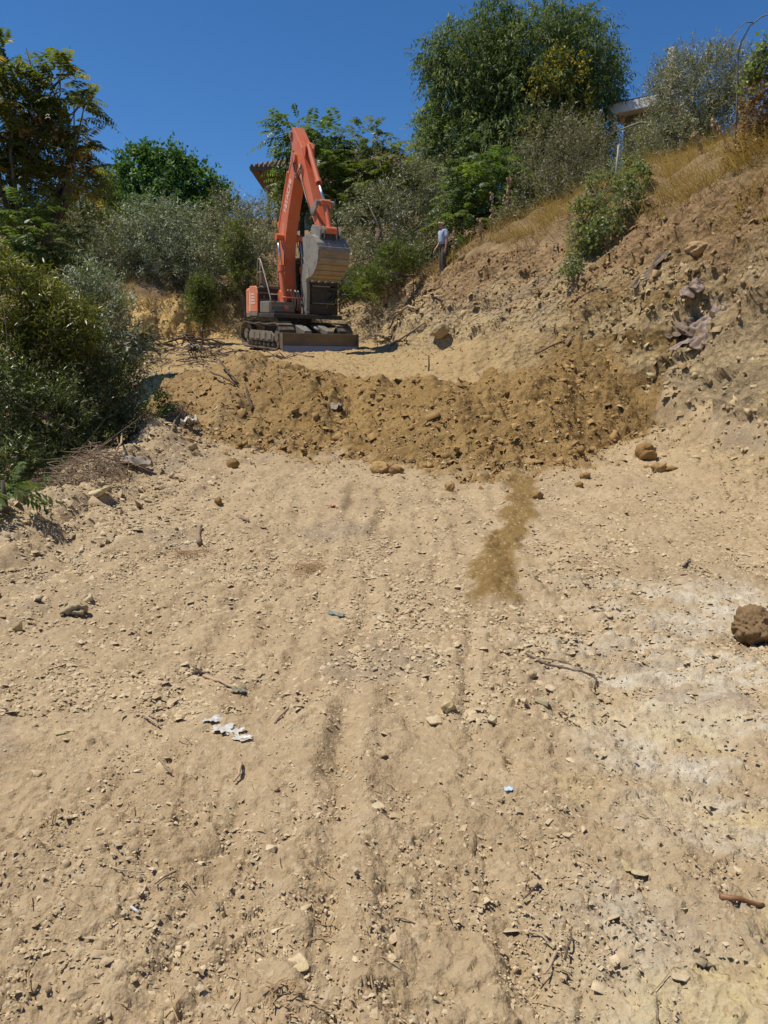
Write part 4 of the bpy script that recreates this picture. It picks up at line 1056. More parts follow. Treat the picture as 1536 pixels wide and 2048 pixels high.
lk.cyl(P3(BX - 0.29, *along(0.84, 0.42)), P3(BX + 0.29, *along(0.84, 0.42)), 0.065, 14)
lk.build('link_arm', M_BUCK, EXC, bevel=0.008)
BK = Vector((BP[0], BP[1]))
g1 = along(0.84, 0.42); g2 = (BK.x + 0.40, BK.y - 0.10)
lk = MB(); lk.cyl(P3(BX, *g1), P3(BX, *g2), 0.075, 12); lk.cyl(P3(BX - 0.15, *g1), P3(BX + 0.15, *g1), 0.10, 14); lk.cyl(P3(BX - 0.17, *g2), P3(BX + 0.17, *g2), 0.11, 16)
lk.build('push_link', M_OR, EXC)
# bucket: side plates, curved shell, wear plates, ears
OUT = [(-0.42, -0.20), (-0.12, -0.17), (0.16, -0.20), (0.40, -0.30), (0.56, -0.46), (0.635, -0.66), (0.62, -0.86), (0.545, -1.03), (0.42, -1.17), (0.25, -1.28), (0.04, -1.36), (-0.22, -1.40)]
BW = 0.47
bk = empty('bucket'); bk.parent = EXC
def bz(p): return fz(BK.x + p[0], BK.y + p[1])
def shell(th, x0, x1, pts):
    n = len(pts); inner = []
    for i, p in enumerate(pts):
        a = pts[max(i-1, 0)]; b_ = pts[min(i+1, n-1)]
        tx_, tz_ = b_[0]-a[0], b_[1]-a[1]; l = math.hypot(tx_, tz_)
        inner.append((p[0] + tz_ / l * th, p[1] - tx_ / l * th))
    mb = MB()
    for i in range(n-1):
        mb.prism([bz(pts[i]), bz(pts[i+1]), bz(inner[i+1]), bz(inner[i])], x0, x1)
    return mb
shell(0.03, BX - BW, BX + BW, OUT[:6]).build('shell_top', M_BUCK, bk)
shell(0.03, BX - BW, BX + BW, OUT[5:]).build('shell_bottom', M_WEAR, bk)
for s_ in (-1, 1):
    x0 = BX + s_ * (BW + 0.012)
    MB().prism([bz(p) for p in OUT] + [bz((-0.34, -0.9))], x0 - 0.012, x0 + 0.012).build('side_plate', M_BUCK, bk)
    x1 = BX + s_ * (BW + 0.034)
    MB().prism([bz(p) for p in ((-0.36, -0.75), (-0.08, -0.98), (0.06, -1.34), (-0.21, -1.39))], x1 - 0.010, x1 + 0.010).build('side_cutter', M_BUCK, bk, bevel=0.005)
def unit(p, k):
    c = (-0.05, -0.75); d = math.hypot(p[0]-c[0], p[1]-c[1]); return (p[0] + (p[0]-c[0]) / d * k, p[1] + (p[1]-c[1]) / d * k)
for i in range(5, 11):
    a, b_ = OUT[i], OUT[i+1]
    p0 = (a[0] * 0.90 + b_[0] * 0.10, a[1] * 0.90 + b_[1] * 0.10); p1 = (a[0] * 0.40 + b_[0] * 0.60, a[1] * 0.40 + b_[1] * 0.60)
    MB().prism([bz(unit(p0, 0.002)), bz(unit(p0, 0.022)), bz(unit(p1, 0.022)), bz(unit(p1, 0.002))], BX - BW * 0.985, BX + BW * 0.985).build('wear_plate', M_WEAR if i % 2 else M_BUCK, bk, bevel=0.004)
MB().prism([bz(p) for p in ((0.625, -0.56), (0.655, -0.57), (0.675, -0.66), (0.64, -0.68))], BX - BW - 0.02, BX + BW + 0.02).build('rim_bar', M_BUCK, bk, bevel=0.004)
for x in (-0.33, -0.21, 0.17, 0.30):
    MB().prism([bz(p) for p in ((-0.16, -0.19), (-0.14, 0.02), (-0.02, 0.11), (0.12, 0.06), (0.28, 0.02), (0.42, 0.02), (0.50, -0.10), (0.46, -0.34), (0.2, -0.23))], BX + x - 0.025, BX + x + 0.025).build('ear', M_BUCK, bk, bevel=0.012)
MB().prism([bz(p) for p in ((0.10, -0.24), (0.14, 0.0), (0.46, -0.12), (0.47, -0.36), (0.3, -0.30))], BX - 0.17, BX + 0.13).build('quick_coupler', M_DARK, bk, bevel=0.02)
for k in range(5):
    x = BX - 0.44 + 0.22 * k
    MB().prism([bz(p) for p in ((-0.16, -1.36), (-0.16, -1.42), (-0.40, -1.425), (-0.42, -1.41), (-0.24, -1.36))], x - 0.045, x + 0.045).build('tooth', M_BUCK, bk, bevel=0.006)
# hose loops between boom and stick
mb = MB()
for k, (x, sag) in enumerate(((-0.33, 0.75), (-0.28, 0.9), (-0.10, 1.0))):
    a = P3(BX + x * 0.75, 1.14, 5.74); b = P3(BX + x * 0.75, *along(0.38, 0.10 - 0.05 * k))
    pts = [a.lerp(b, i / 12) + Vector((-0.05 * math.sin(math.pi * i / 12), -0.05, -sag * 0.62 * math.sin(math.pi * i / 12) ** 0.8)) for i in range(13)]
    mb.tube(pts, 0.018, 7)
mb.build('hose', M_HOSE, EXC, True)
mb = MB(); mb.tube([P3(BX - 0.23, *along(t, o_)) for t, o_ in ((0.36, 0.0), (0.5, -0.10), (0.66, -0.12), (0.8, -0.08))], 0.018, 7); mb.build('stick_pipe', M_PIPE, stick, True)
# ------------------------------------------------------------------ houses
M_WALL = mat_paint('rendered_wall', (0.50, 0.42, 0.33), 0.9, 0.1, 3, dust=0.2, bump=0.15)
M_WHITE = mat_paint('white_painted_board', (0.80, 0.77, 0.72), 0.7, 0.06, 4, dust=0.15)
M_TILE = mat_paint('roof_tile', (0.13, 0.085, 0.06), 0.85, 0.25, 6, dust=0.2)
M_WOOD = mat_paint('weathered_timber', (0.13, 0.085, 0.055), 0.85, 0.25, 6, dust=0.2)
M_PANE = mat_paint('dark_window_pane', (0.03, 0.035, 0.04), 0.15, 0.1, 3, dust=0.0)
M_POLE = mat_paint('flaking_white_pole', (0.34, 0.32, 0.29), 0.8, 0.25, 9, dust=0.6, dustcol=(0.33, 0.28, 0.22))

# hipped house behind the excavator
h0 = at(499, 338, 44.0); hx = h0.x
H = empty('tiled_house', (hx, 44, Z(hx, 45)))
tag(H, 'house with low tiled hip roof and open corner porch behind the boom', 'house')
zb = H.location.z
e = h0.z - zb                       # eave height
W_, D_ = 11.0, 8.0
def lp(x, y, z): return (x, y, z)
mb = MB(); mb.box((W_ / 2 + 1.4, D_ / 2 + 0.6, e / 2 - 0.6), (W_ - 2.6, D_ - 1.4, e + 1.1)); wall = mb.build('wall', M_WALL, H)
for k in range(3):
    w = MB().box((3.6 + 2.6 * k, 0.58 + 0.68 - 0.02, e - 1.35), (1.1, 0.1, 1.3)).build('window', M_WHITE, H)
    MB().box((3.6 + 2.6 * k, 1.20, e - 1.35), (0.9, 0.06, 1.1)).build('pane', M_PANE, w)
rz = 1.95
ro = MB(); th = 0.14
q = [(0, 0, e), (W_, 0, e), (W_, D_, e), (0, D_, e)]; rd = [(D_ / 2, D_ / 2, e + rz), (W_ - D_ / 2, D_ / 2, e + rz)]
up = lambda p: (p[0], p[1], p[2] + th)
vs = q + [up(p) for p in q] + [up(rd[0]), up(rd[1])]
ro.add(vs, [(0, 3, 2, 1), (0, 1, 5, 4), (1, 2, 6, 5), (2, 3, 7, 6), (3, 0, 4, 7), (4, 5, 9, 8), (6, 7, 8, 9), (5, 6, 9), (7, 4, 8)])
roof = ro.build('roof', M_TILE, H)
tl = MB()
for k in range(44):                 # tile courses on the front slope
    x = 0.13 + k * 0.25
    top = min(1.0, x / (D_ / 2), (W_ - x) / (D_ / 2))
    tl.tube([(x, -0.06, e + th + 0.03), (x, D_ / 2 * top, e + th + rz * top + 0.03)], 0.07, 6)
tl = tl.build('tile_course', M_TILE, roof); tl['kind'] = 'stuff'
for k in range(9):
    MB().box((0.5 + 1.2 * k, 0.32, e - 0.07), (0.09, 0.62, 0.12)).build('rafter', M_WOOD, roof)
MB().box((W_ / 2, 0.03, e - 0.02), (W_ - 0.05, 0.05, 0.14)).build('fascia', M_WOOD, roof)
for (x, y) in ((0.98, 0.35), (0.98, 4.0)):
    MB().box((x, y, e / 2 - 0.5), (0.16, 0.16, e + 0.86)).build('porch_post', M_WOOD, H)
MB().box((0.98, 2.1, e - 0.18), (0.14, 3.6, 0.16)).build('beam', M_WOOD, H)

# flat-roofed house on the right hillside
p0 = at(1222, 222, 37.5); p1 = at(1330, 200, 36.0)
H2 = empty('white_edged_house', (p0.x, 37.5, Z(p0.x, 37))); zb = H2.location.z
tag(H2, 'house with a white roof edge showing between the trees on the right', 'house')
dv = (p1 - p0); ang = math.atan2(dv.y, dv.x); L2 = math.hypot(dv.x, dv.y) + 0.4; hz = p0.z - zb
grp = Matrix.Rotation(ang, 3, 'Z')
H2.rotation_euler = (0, 0, ang)
MB().box((L2 / 2, 3.2, hz / 2 - 0.7), (L2 - 1.0, 5.4, hz + 0.9)).build('wall', mat_paint('brown_render', (0.20, 0.14, 0.095), 0.9, 0.15, 3, dust=0.2), H2)
sl_ = MB(); sl_.prism([(-0.2, hz - 0.22), (-0.2, hz + 0.22), (6.4, hz + 0.42), (6.4, hz - 0.1)], -0.1, L2); sl_.build('roof', M_WHITE, H2, bevel=0.02)
MB().box((L2 / 2 - 0.05, -0.12, hz + 0.255), (L2, 0.10, 0.05)).build('gutter', M_WOOD, H2)
MB().box((0.1, 0.05, hz - 0.55), (0.28, 0.28, 0.7)).build('corner_bracket', M_WHITE, H2)
w = MB().box((2.6, 0.48, hz - 1.5), (1.2, 0.1, 1.2)).build('window', M_WHITE, H2); MB().box((2.6, 0.44, hz - 1.5), (1.0, 0.06, 1.0)).build('pane', M_PANE, w)
ch = at(1343, 118, 36.5)
MB().box((grp.inverted() @ (ch - H2.location)), (0.28, 0.28, 0.9)).build('chimney', M_WHITE, H2)
MB().box((grp.inverted() @ (ch - H2.location)) - Vector((0, 0, 1.7)), (0.5, 0.5, 2.6)).build('chimney_stack', M_WALL, H2)
# weathered pole by the vine
pb = at(1229, 400, 23.6); zz = Z(pb.x, 23.6); ph = at(1229, 290, 23.6).z - zz
mb = MB(); mb.tube([(0, 0, -0.2), (0.01, 0, ph * 0.5), (0.03, 0, ph)], [0.034, 0.032, 0.028], 10)
po = mb.build('white_pole', M_POLE, None, True); po.location = (pb.x, 23.6, zz)
tag(po, 'flaking white pole standing above the trailing vine', 'pole')

# ------------------------------------------------------------------ man
def mat_skin():
    return mat_paint('skin', (0.42, 0.22, 0.14), 0.55, 0.08, 20, dust=0.0)
M_SKIN = mat_skin()
M_SHIRT = mat_paint('pale_blue_shirt', (0.36, 0.42, 0.55), 0.85, 0.08, 14, dust=0.0, bump=0.2)
M_TROU = mat_paint('grey_trousers', (0.060, 0.055, 0.046), 0.9, 0.12, 12, dust=0.1)
M_HAIR = mat_paint('white_hair', (0.60, 0.58, 0.55), 0.8, 0.08, 40, dust=0.0)
M_SHOE = mat_paint('dark_shoe', (0.03, 0.026, 0.022), 0.6, 0.1, 9, dust=0.3)
M_BELT = mat_paint('dark_belt', (0.02, 0.018, 0.016), 0.5, 0.1, 9, dust=0.0)
def skin_obj(name, verts, edges, mat, parent, root=0, sub=2):
    me = bpy.data.meshes.new(name); me.from_pydata([v[0] for v in verts], edges, []); me.update()
    o = link(name, me, mat, parent)
    sk = o.modifiers.new('skin', 'SKIN'); sk.use_smooth_shade = True
    lay = me.skin_vertices[0] if me.skin_vertices else None
    if lay is None:
        bpy.context.view_layer.objects.active = o
        bpy.ops.mesh.customdata_skin_add(); lay = me.skin_vertices[0]
    for i, v in enumerate(verts):
        lay.data[i].radius = (v[1], v[2] if len(v) > 2 else v[1]); lay.data[i].use_root = (i == root)
    sb = o.modifiers.new('sub', 'SUBSURF'); sb.levels = sub; sb.render_levels = sub
    return o
pp = on(885, 550, 19, 33); pz = Z(pp.x, pp.y)
MAN = empty('person', (pp.x, pp.y, pz - 0.02)); MAN.rotation_euler = (0, 0, R(-66))
MAN.scale = (0.98, 0.98, 0.98)
tag(MAN, 'balding man in pale blue short-sleeved shirt and grey trousers looking down from the bank', 'person')
# local axes: facing -Y; +X is the man's left
body_v = [((0, 0.02, 0.93), 0.125, 0.10), ((0, 0.015, 1.10), 0.135, 0.10), ((0, 0.0, 1.28), 0.155, 0.105), ((0, 0.0, 1.40), 0.13, 0.09), ((0, -0.03, 1.475), 0.055), ((0, -0.06, 1.53), 0.052),
          ((0, -0.085, 1.585), 0.072, 0.085), ((0, -0.095, 1.66), 0.078, 0.096), ((0, -0.085, 1.715), 0.055, 0.07), ((0, -0.155, 1.575), 0.040, 0.04), ((0, -0.185, 1.635), 0.018, 0.018)]
body_e = [(0, 1), (1, 2), (2, 3), (3, 4), (4, 5), (5, 6), (6, 7), (7, 8), (6, 9), (7, 10)]
def limb(pts, start):
    i0 = len(body_v); body_v.extend(pts); body_e.append((start, i0))
    for k in range(len(pts) - 1): body_e.append((i0 + k, i0 + k + 1))
    return i0 + len(pts) - 1
for sx, sw in ((1, 0.05), (-1, -0.10)):
    w_ = limb([((sx * 0.18, 0.0, 1.39), 0.062), ((sx * 0.225, 0.01, 1.25), 0.054), ((sx * 0.24, 0.02, 1.10), 0.046), ((sx * 0.245, -0.03 + sw * 0.4, 0.96), 0.040), ((sx * 0.24, -0.07 + sw, 0.85), 0.030)], 3)
    hnd = limb([((sx * 0.247, -0.085 + sw, 0.80), 0.030, 0.016), ((sx * 0.245, -0.095 + sw, 0.765), 0.032, 0.014)], w_)
    for j in range(4):
        fx = sx * 0.245; fy = -0.095 + sw + (j - 1.5) * 0.019; ln = (0.062, 0.075, 0.07, 0.055)[j]
        limb([((fx, fy, 0.745), 0.0085), ((fx - sx * 0.008, fy - 0.004, 0.745 - ln * 0.55), 0.008), ((fx - sx * 0.02, fy - 0.008, 0.745 - ln), 0.0065)], hnd)
    limb([((sx * 0.235, -0.115 + sw, 0.795), 0.0095), ((sx * 0.225, -0.135 + sw, 0.765), 0.009), ((sx * 0.222, -0.14 + sw, 0.74), 0.007)], w_)
    limb([((sx * 0.09, 0.02, 0.86), 0.092), ((sx * 0.10, 0.0 - 0.02 * sx, 0.62), 0.078), ((sx * 0.105, -0.01 - 0.02 * sx, 0.47), 0.058), ((sx * 0.11, 0.015 - 0.02 * sx, 0.30), 0.056), ((sx * 0.115, 0.03 - 0.02 * sx, 0.09), 0.036), ((sx * 0.125, -0.06 - 0.02 * sx, 0.04), 0.035), ((sx * 0.13, -0.14 - 0.02 * sx, 0.03), 0.028)], 0)
body = skin_obj('body', body_v, body_e, M_SKIN, MAN)
skin_obj('shirt', [((0, 0.02, 1.00), 0.176, 0.160), ((0, 0.0, 1.10), 0.182, 0.165), ((0, 0.0, 1.28), 0.185, 0.150), ((0, 0.0, 1.40), 0.160, 0.115), ((0, -0.02, 1.462), 0.075, 0.075),
                   ((0.175, 0.0, 1.395), 0.078), ((0.228, 0.01, 1.27), 0.074), ((0.248, 0.015, 1.17), 0.072), ((-0.175, 0.0, 1.395), 0.078), ((-0.228, 0.01, 1.27), 0.074), ((-0.248, 0.015, 1.17), 0.072)],
         [(0, 1), (1, 2), (2, 3), (3, 4), (3, 5), (5, 6), (6, 7), (3, 8), (8, 9), (9, 10)], M_SHIRT, MAN)
tv = [((0, 0.02, 0.94), 0.170, 0.150), ((0, 0.02, 1.03), 0.166, 0.146)]; te = [(0, 1)]
for sx in (1, -1):
    i0 = len(tv); tv += [((sx * 0.088, 0.02, 0.85), 0.118), ((sx * 0.10, -0.02 * sx, 0.62), 0.108), ((sx * 0.107, -0.01 - 0.02 * sx, 0.45), 0.095), ((sx * 0.112, 0.015 - 0.02 * sx, 0.25), 0.088), ((sx * 0.116, 0.02 - 0.02 * sx, 0.08), 0.076)]
    te += [(0, i0)] + [(i0 + k, i0 + k + 1) for k in range(4)]
skin_obj('trousers', tv, te, M_TROU, MAN)
bl = MB()
ring = [(0.176 * math.cos(a), 0.02 + 0.158 * math.sin(a), 0.985) for a in [2 * math.pi * k / 20 for k in range(21)]]
bl.tube(ring, 0.018, 6, False); bl.build('belt', M_BELT, MAN, True)
cl_ = MB(); cl_.tube([(0.075 * math.cos(a), -0.02 + 0.075 * math.sin(a), 1.478 + 0.012 * math.sin(a)) for a in [-1.2 + 5.5 * k / 16 for k in range(17)]], 0.016, 6); cl_.build('collar', M_SHIRT, MAN, True)
for sx in (1, -1):
    skin_obj('shoe', [((sx * 0.116, 0.04 - 0.02 * sx, 0.045), 0.048, 0.05), ((sx * 0.122, -0.06 - 0.02 * sx, 0.04), 0.05, 0.045), ((sx * 0.13, -0.16 - 0.02 * sx, 0.03), 0.042, 0.035)], [(0, 1), (1, 2)], M_SHOE, MAN)
# hair ring, ears, eyes, brow, mouth
hc = Vector((0, -0.09, 1.655))
skin_obj('hair', [(tuple(hc + Vector((0.082 * math.cos(a), 0.098 * math.sin(a), -0.01))), 0.022, 0.03) for a in [-0.35 + (math.pi + 0.7) * k / 8 for k in range(9)]], [(k, k + 1) for k in range(8)], M_HAIR, MAN, sub=1)
for sx in (1, -1):
    MB().tube([hc + Vector((sx * 0.084, -0.005, 0.005)), hc + Vector((sx * 0.098, 0.008, -0.012)), hc + Vector((sx * 0.09, 0.0, -0.05))], [0.012, 0.017, 0.008], 7).build('ear', M_SKIN, MAN, True)
    MB().tube([hc + Vector((sx * 0.034, -0.094, -0.016)), hc + Vector((sx * 0.034, -0.102, -0.018))], [0.013, 0.008], 8).build('eye', M_BELT, MAN, True)
    MB().tube([hc + Vector((sx * 0.016, -0.100, 0.006)), hc + Vector((sx * 0.05, -0.092, 0.008))], [0.008, 0.005], 6).build('eyebrow', M_HAIR, MAN, True)
MB().tube([hc + Vector((-0.026, -0.105, -0.085)), hc + Vector((0, -0.113, -0.084)), hc + Vector((0.026, -0.105, -0.085))], [0.004, 0.007, 0.004], 6).build('mouth', mat_paint('lip', (0.30, 0.11, 0.08), 0.5, 0.05, 9, dust=0), MAN, True)
# ------------------------------------------------------------------ stones, clods, litter
def mat_stone(name, c0, c1):
    m, nt, out = new_mat(name)
    a = N(nt, 'ShaderNodeAttribute', attribute_name='rnd').outputs['Fac']
    pos = N(nt, 'ShaderNodeNewGeometry').outputs['Position']
    c = mixc(nt, a, c0, c1)
    g = ramp(nt, noise(nt, 45, 5, 0.65, pos), 0.3, 0.7, 0.8, 1.2); gg = N(nt, 'ShaderNodeCombineXYZ')
    for k in range(3): nt.links.new(g, gg.inputs[k])
    c = mixc(nt, 1.0, c, gg.outputs[0], 'MULTIPLY')
    b = N(nt, 'ShaderNodeBsdfPrincipled'); b.inputs['Roughness'].default_value = 0.92; b.inputs['Specular IOR Level'].default_value = 0.2
    nt.links.new(c, b.inputs['Base Color'])
    bp = N(nt, 'ShaderNodeBump'); bp.inputs['Strength'].default_value = 0.5; bp.inputs['Distance'].default_value = 0.006
    nt.links.new(noise(nt, 90, 5, 0.65, pos), bp.inputs['Height']); nt.links.new(bp.outputs[0], b.inputs['Normal'])
    nt.links.new(b.outputs[0], out.inputs[0]); return m
S_TAN = mat_stone('tan_stone', (0.370, 0.275, 0.158), (0.550, 0.440, 0.282))
S_BROWN = mat_stone('brown_clod_soil', (0.247, 0.149, 0.054), (0.380, 0.247, 0.103))
S_MARL = mat_stone('pale_marl', (0.325, 0.237, 0.126), (0.493, 0.386, 0.217))
S_DARK = mat_stone('dark_topsoil_lump', (0.201, 0.127, 0.059), (0.368, 0.247, 0.123))
S_GREY = mat_stone('grey_shale', (0.285, 0.223, 0.133), (0.475, 0.399, 0.250))
S_CLOD = mat_stone('dark_damp_clod', (0.135, 0.085, 0.040), (0.20, 0.130, 0.065))
S_YEL = mat_stone('yellowish_slab_stone', (0.427, 0.332, 0.162), (0.522, 0.437, 0.257))

ICO_V = []; ICO_F = []
def _ico():
    t = (1 + 5 ** 0.5) / 2
    v = np.array([(-1, t, 0), (1, t, 0), (-1, -t, 0), (1, -t, 0), (0, -1, t), (0, 1, t), (0, -1, -t), (0, 1, -t), (t, 0, -1), (t, 0, 1), (-t, 0, -1), (-t, 0, 1)], float)
    v /= np.linalg.norm(v[0])
    f = np.array([(0, 11, 5), (0, 5, 1), (0, 1, 7), (0, 7, 10), (0, 10, 11), (1, 5, 9), (5, 11, 4), (11, 10, 2), (10, 7, 6), (7, 1, 8), (3, 9, 4), (3, 4, 2), (3, 2, 6), (3, 6, 8), (3, 8, 9), (4, 9, 5), (2, 4, 11), (6, 2, 10), (8, 6, 7), (9, 8, 1)])
    return v, f
ICO_V, ICO_F = _ico()
CUBE_V = np.array([(-1,-1,-1),(1,-1,-1),(1,1,-1),(-1,1,-1),(-1,-1,1),(1,-1,1),(1,1,1),(-1,1,1)], float) * 0.72
CHIP_V = np.array([(-1,-0.9,-0.5),(1,-1,-0.5),(0.9,1,-0.5),(-1,0.9,-0.5),(-0.5,-0.45,0.55),(0.45,-0.5,0.6),(0.5,0.45,0.5),(-0.45,0.5,0.55)], float) * 0.8
PYR_V = np.array([(-1,-0.9,-0.4),(1,-1,-0.4),(0.9,1,-0.4),(-1,0.9,-0.4),(0.1,-0.1,0.75)], float) * 0.85
PYR_F = np.array([(0,1,4),(1,2,4),(2,3,4),(3,0,4)])
CUBE_F = np.array([(4,5,6),(4,6,7),(0,1,5),(0,5,4),(1,2,6),(1,6,5),(2,3,7),(2,7,6),(3,0,4),(3,4,7)])

def rots(n, r, tilt=0.5):
    a = r.random(n) * 2 * np.pi; b = r.normal(size=n) * tilt; c = r.normal(size=n) * tilt
    ca, sa, cb, sb, cc, sc_ = np.cos(a), np.sin(a), np.cos(b), np.sin(b), np.cos(c), np.sin(c)
    o = np.zeros(n); i = np.ones(n)
    Rz = np.stack([ca, -sa, o, sa, ca, o, o, o, i], 1).reshape(-1, 3, 3)
    Rx = np.stack([i, o, o, o, cb, -sb, o, sb, cb], 1).reshape(-1, 3, 3)
    Ry = np.stack([cc, o, sc_, o, i, o, -sc_, o, cc], 1).reshape(-1, 3, 3)
    return Rz @ Rx @ Ry

def rubble(name, label, P, size, r, mat, flat=0.55, tilt=0.28, jit=0.32, round_=False, sink=0.25, chip=True, pyr=False):
    n = len(P); B, T = (ICO_V, ICO_F) if round_ else ((CHIP_V if chip else CUBE_V), CUBE_F)
    if pyr: B, T = PYR_V, PYR_F
    V = B[None] * (1 + jit * r.normal(size=(n, len(B), 1))) + 0.18 * jit * r.normal(size=(n, len(B), 3))
    sc_ = np.stack([0.75 + 0.6 * r.random(n), 0.55 + 0.5 * r.random(n), flat * (0.6 + 0.8 * r.random(n))], 1) * size[:, None] * 0.5
    V = V * sc_[:, None, :]
    V = np.einsum('nij,nkj->nki', rots(n, r, tilt), V)
    Q = P.copy(); Q[:, 2] += sc_[:, 2] * (1 - 2 * sink) * 0.8
    V = V + Q[:, None, :]
    F = T[None] + (np.arange(n) * len(B))[:, None, None]
    me = np_mesh(name, V.reshape(-1, 3), F.reshape(-1, 3)); attr(me, 'rnd', np.repeat(r.random(n), len(B)))
    return tag(link(name, me, mat), label, name.replace('_', ' '), kind='stuff')

def psz(n, r, lo, hi, k=1.6):
    """power-law sizes"""
    u = r.random(n); return (lo ** -k + u * (hi ** -k - lo ** -k)) ** (-1 / k)

def fan(n, y0, y1, r, spread=0.62):
    """spots on the floor, denser near the camera path"""
    y = np.exp(np.log(y0) + (np.log(y1) - np.log(y0)) * r.random(n)); x = (r.random(n) * 2 - 1) * (spread * y + 0.3)
    return x, y
r = np.random.default_rng(77)
def loose_w(x, y):
    return (0.16 + 0.2 * sst(2.5, 5.5, y)) + 0.64 * sst(-0.15, 0.55, fbm(x * 0.9 + 2, y * 0.8, 3, 400) + 0.5 * sst(-1.6, -2.8, x) * (y < 9) + 0.6 * sst(1.2, 2.2, x) * (y < 4.5) + 0.9 * np.exp(-((x + 0.23 - 0.03 * y) / 0.07) ** 2) + 0.6 * np.exp(-((x - 0.30 - 0.03 * y) / 0.06) ** 2) + 0.6 * np.exp(-((x + 1.05 - 0.03 * y) / 0.12) ** 2))
# fine gravel near, coarser gravel farther
x, y = fan(44000, 1.2, 5.5, r); m = (r.random(len(x)) < loose_w(x, y)) & (terrain(x, y, True)[2]['wet'] < 0.3); x, y = x[m], y[m]
rubble('gravel', 'fine tan crumbs and chips strewn over the near ground', np.stack([x, y, terrain(x, y)], 1), psz(len(x), r, 0.0045, 0.020, 2.1), r, S_TAN, 0.5, sink=0.42, jit=0.34, pyr=True)
x, y = fan(92000, 3.0, 12.0, r); m = (r.random(len(x)) < loose_w(x, y)) & (x < 4.9) & (x > -3.8) & (terrain(x, y, True)[2]['wet'] < 0.3); x, y = x[m], y[m]
rubble('gravel', 'tan stone chips strewn over the middle ground', np.stack([x, y, terrain(x, y)], 1), psz(len(x), r, 0.012, 0.055, 2.2), r, S_TAN, 0.6, sink=0.40, jit=0.34, pyr=True)
x, y = fan(9000, 1.3, 11.5, r); m = (r.random(len(x)) < loose_w(x, y)) & (x < 4.9) & (x > -3.8) & (terrain(x, y, True)[2]['wet'] < 0.3); x, y = x[m], y[m]
rubble('gravel', 'flat tan stone flakes among the finer gravel', np.stack([x, y, terrain(x, y)], 1), psz(len(x), r, 0.015, 0.08, 2.0) * np.clip(0.35 + y / 9, 0.4, 1), r, S_TAN, 0.4, sink=0.40, jit=0.32)
x, y = fan(4200, 1.3, 5.2, r); m = (x > 0.7 + 0.2 * fbm(x * 2, y * 2, 2, 410)) & (r.random(len(x)) < 0.75); x, y = x[m], y[m]
rubble('shale_chips', 'grey and cream shale chips on the whitish patch at lower right', np.stack([x, y, terrain(x, y)], 1), psz(len(x), r, 0.008, 0.050, 1.9), r, S_GREY, 0.35, sink=0.4, jit=0.30)
# crumbly mound
x = -4.2 + 8.8 * r.random(15000); y = 9.3 + 8.5 * r.random(15000) ** 1.25
_, _, mk = terrain(x, y, True); m = mk['mound'] > 0.35; x, y = x[m], y[m]
rubble('soil_crumbs', 'moist brown crumbs covering the pushed-up soil mound', np.stack([x, y, terrain(x, y)], 1), psz(len(x), r, 0.02, 0.15, 2.0), r, S_BROWN, 0.6, jit=0.34, sink=0.42, tilt=0.5)
x = -3.4 + 8.0 * r.random(500); y = np.interp(x, FOOT_X, FOOT_Y) + 0.5 * r.normal(size=500)
rubble('soil_crumbs', 'brown crumbs rolled out along the foot of the mound', np.stack([x, y, terrain(x, y)], 1), psz(500, r, 0.02, 0.12, 1.8), r, S_BROWN, 0.7, jit=0.34, sink=0.3, tilt=0.7)
y = 5.5 + 7.2 * r.random(1700); x = np.interp(y, XL_Y, XL_X) + 1.3 * r.random(1700) ** 1.5
rubble('rubble', 'pale broken stones heaped along the left edge below the mound', np.stack([x, y, terrain(x, y)], 1), psz(1700, r, 0.03, 0.15, 2.0), r, S_TAN, 0.5, sink=0.4, jit=0.4, tilt=0.7)
x = -4.5 + 8.5 * r.random(5000); y = 15.5 + 9.0 * r.random(5000); m = (toe_dist(x, y)[0] < 0) & (r.random(5000) < loose_w(x, y) + 0.1); x, y = x[m], y[m]
rubble('gravel', 'loose crumbs on the level soil between the mound and the excavator', np.stack([x, y, terrain(x, y)], 1), psz(len(x), r, 0.02, 0.12, 2.2), r, S_BROWN, 0.5, sink=0.4, jit=0.38)
# bank face
def on_bank(n, seed, t0, t1):
    q = np.random.default_rng(seed)
    x = -9 + 19 * q.random(n * 7); y = 6 + 26 * q.random(n * 7)
    z, push, mk = terrain(x, y, True); s, arc = toe_dist(x, y)
    fl = smooth_interp(y, ZP_Y, ZP_Z); t = (z - fl) / np.maximum(4.8 - fl, 1)
    m = (s > 0.05) & (s < 4.2) & (t > t0) & (t < t1)
    x, y, z, push = x[m][:n], y[m][:n], z[m][:n], push[m][:n]
    e = 0.15
    sx = toe_dist(x + e, y)[0] - toe_dist(x - e, y)[0]; sy = toe_dist(x, y + e)[0] - toe_dist(x, y - e)[0]; l = np.hypot(sx, sy) + 1e-6
    return np.stack([x - push * sx / l, y - push * sy / l, z], 1)
P = on_bank(4200, 501, 0.03, 0.66); rubble('bank_rubble', 'pale broken marl sticking out of the lower cut bank', P, psz(len(P), r, 0.045, 0.19, 2.1), r, S_MARL, 0.5, tilt=0.9, sink=0.45, jit=0.36, chip=False)
P = on_bank(3600, 502, 0.42, 1.02); rubble('bank_rubble', 'dark brown lumps in the topsoil of the cut bank', P, psz(len(P), r, 0.045, 0.18, 2.1), r, S_DARK, 0.6, tilt=0.9, jit=0.36, sink=0.45, chip=False)
P = on_bank(4500, 503, -0.05, 0.16); rubble('bank_rubble', 'loose stones fallen along the toe of the bank', P, psz(len(P), r, 0.03, 0.22, 1.9), r, S_MARL, 0.5, tilt=0.5, sink=0.4)
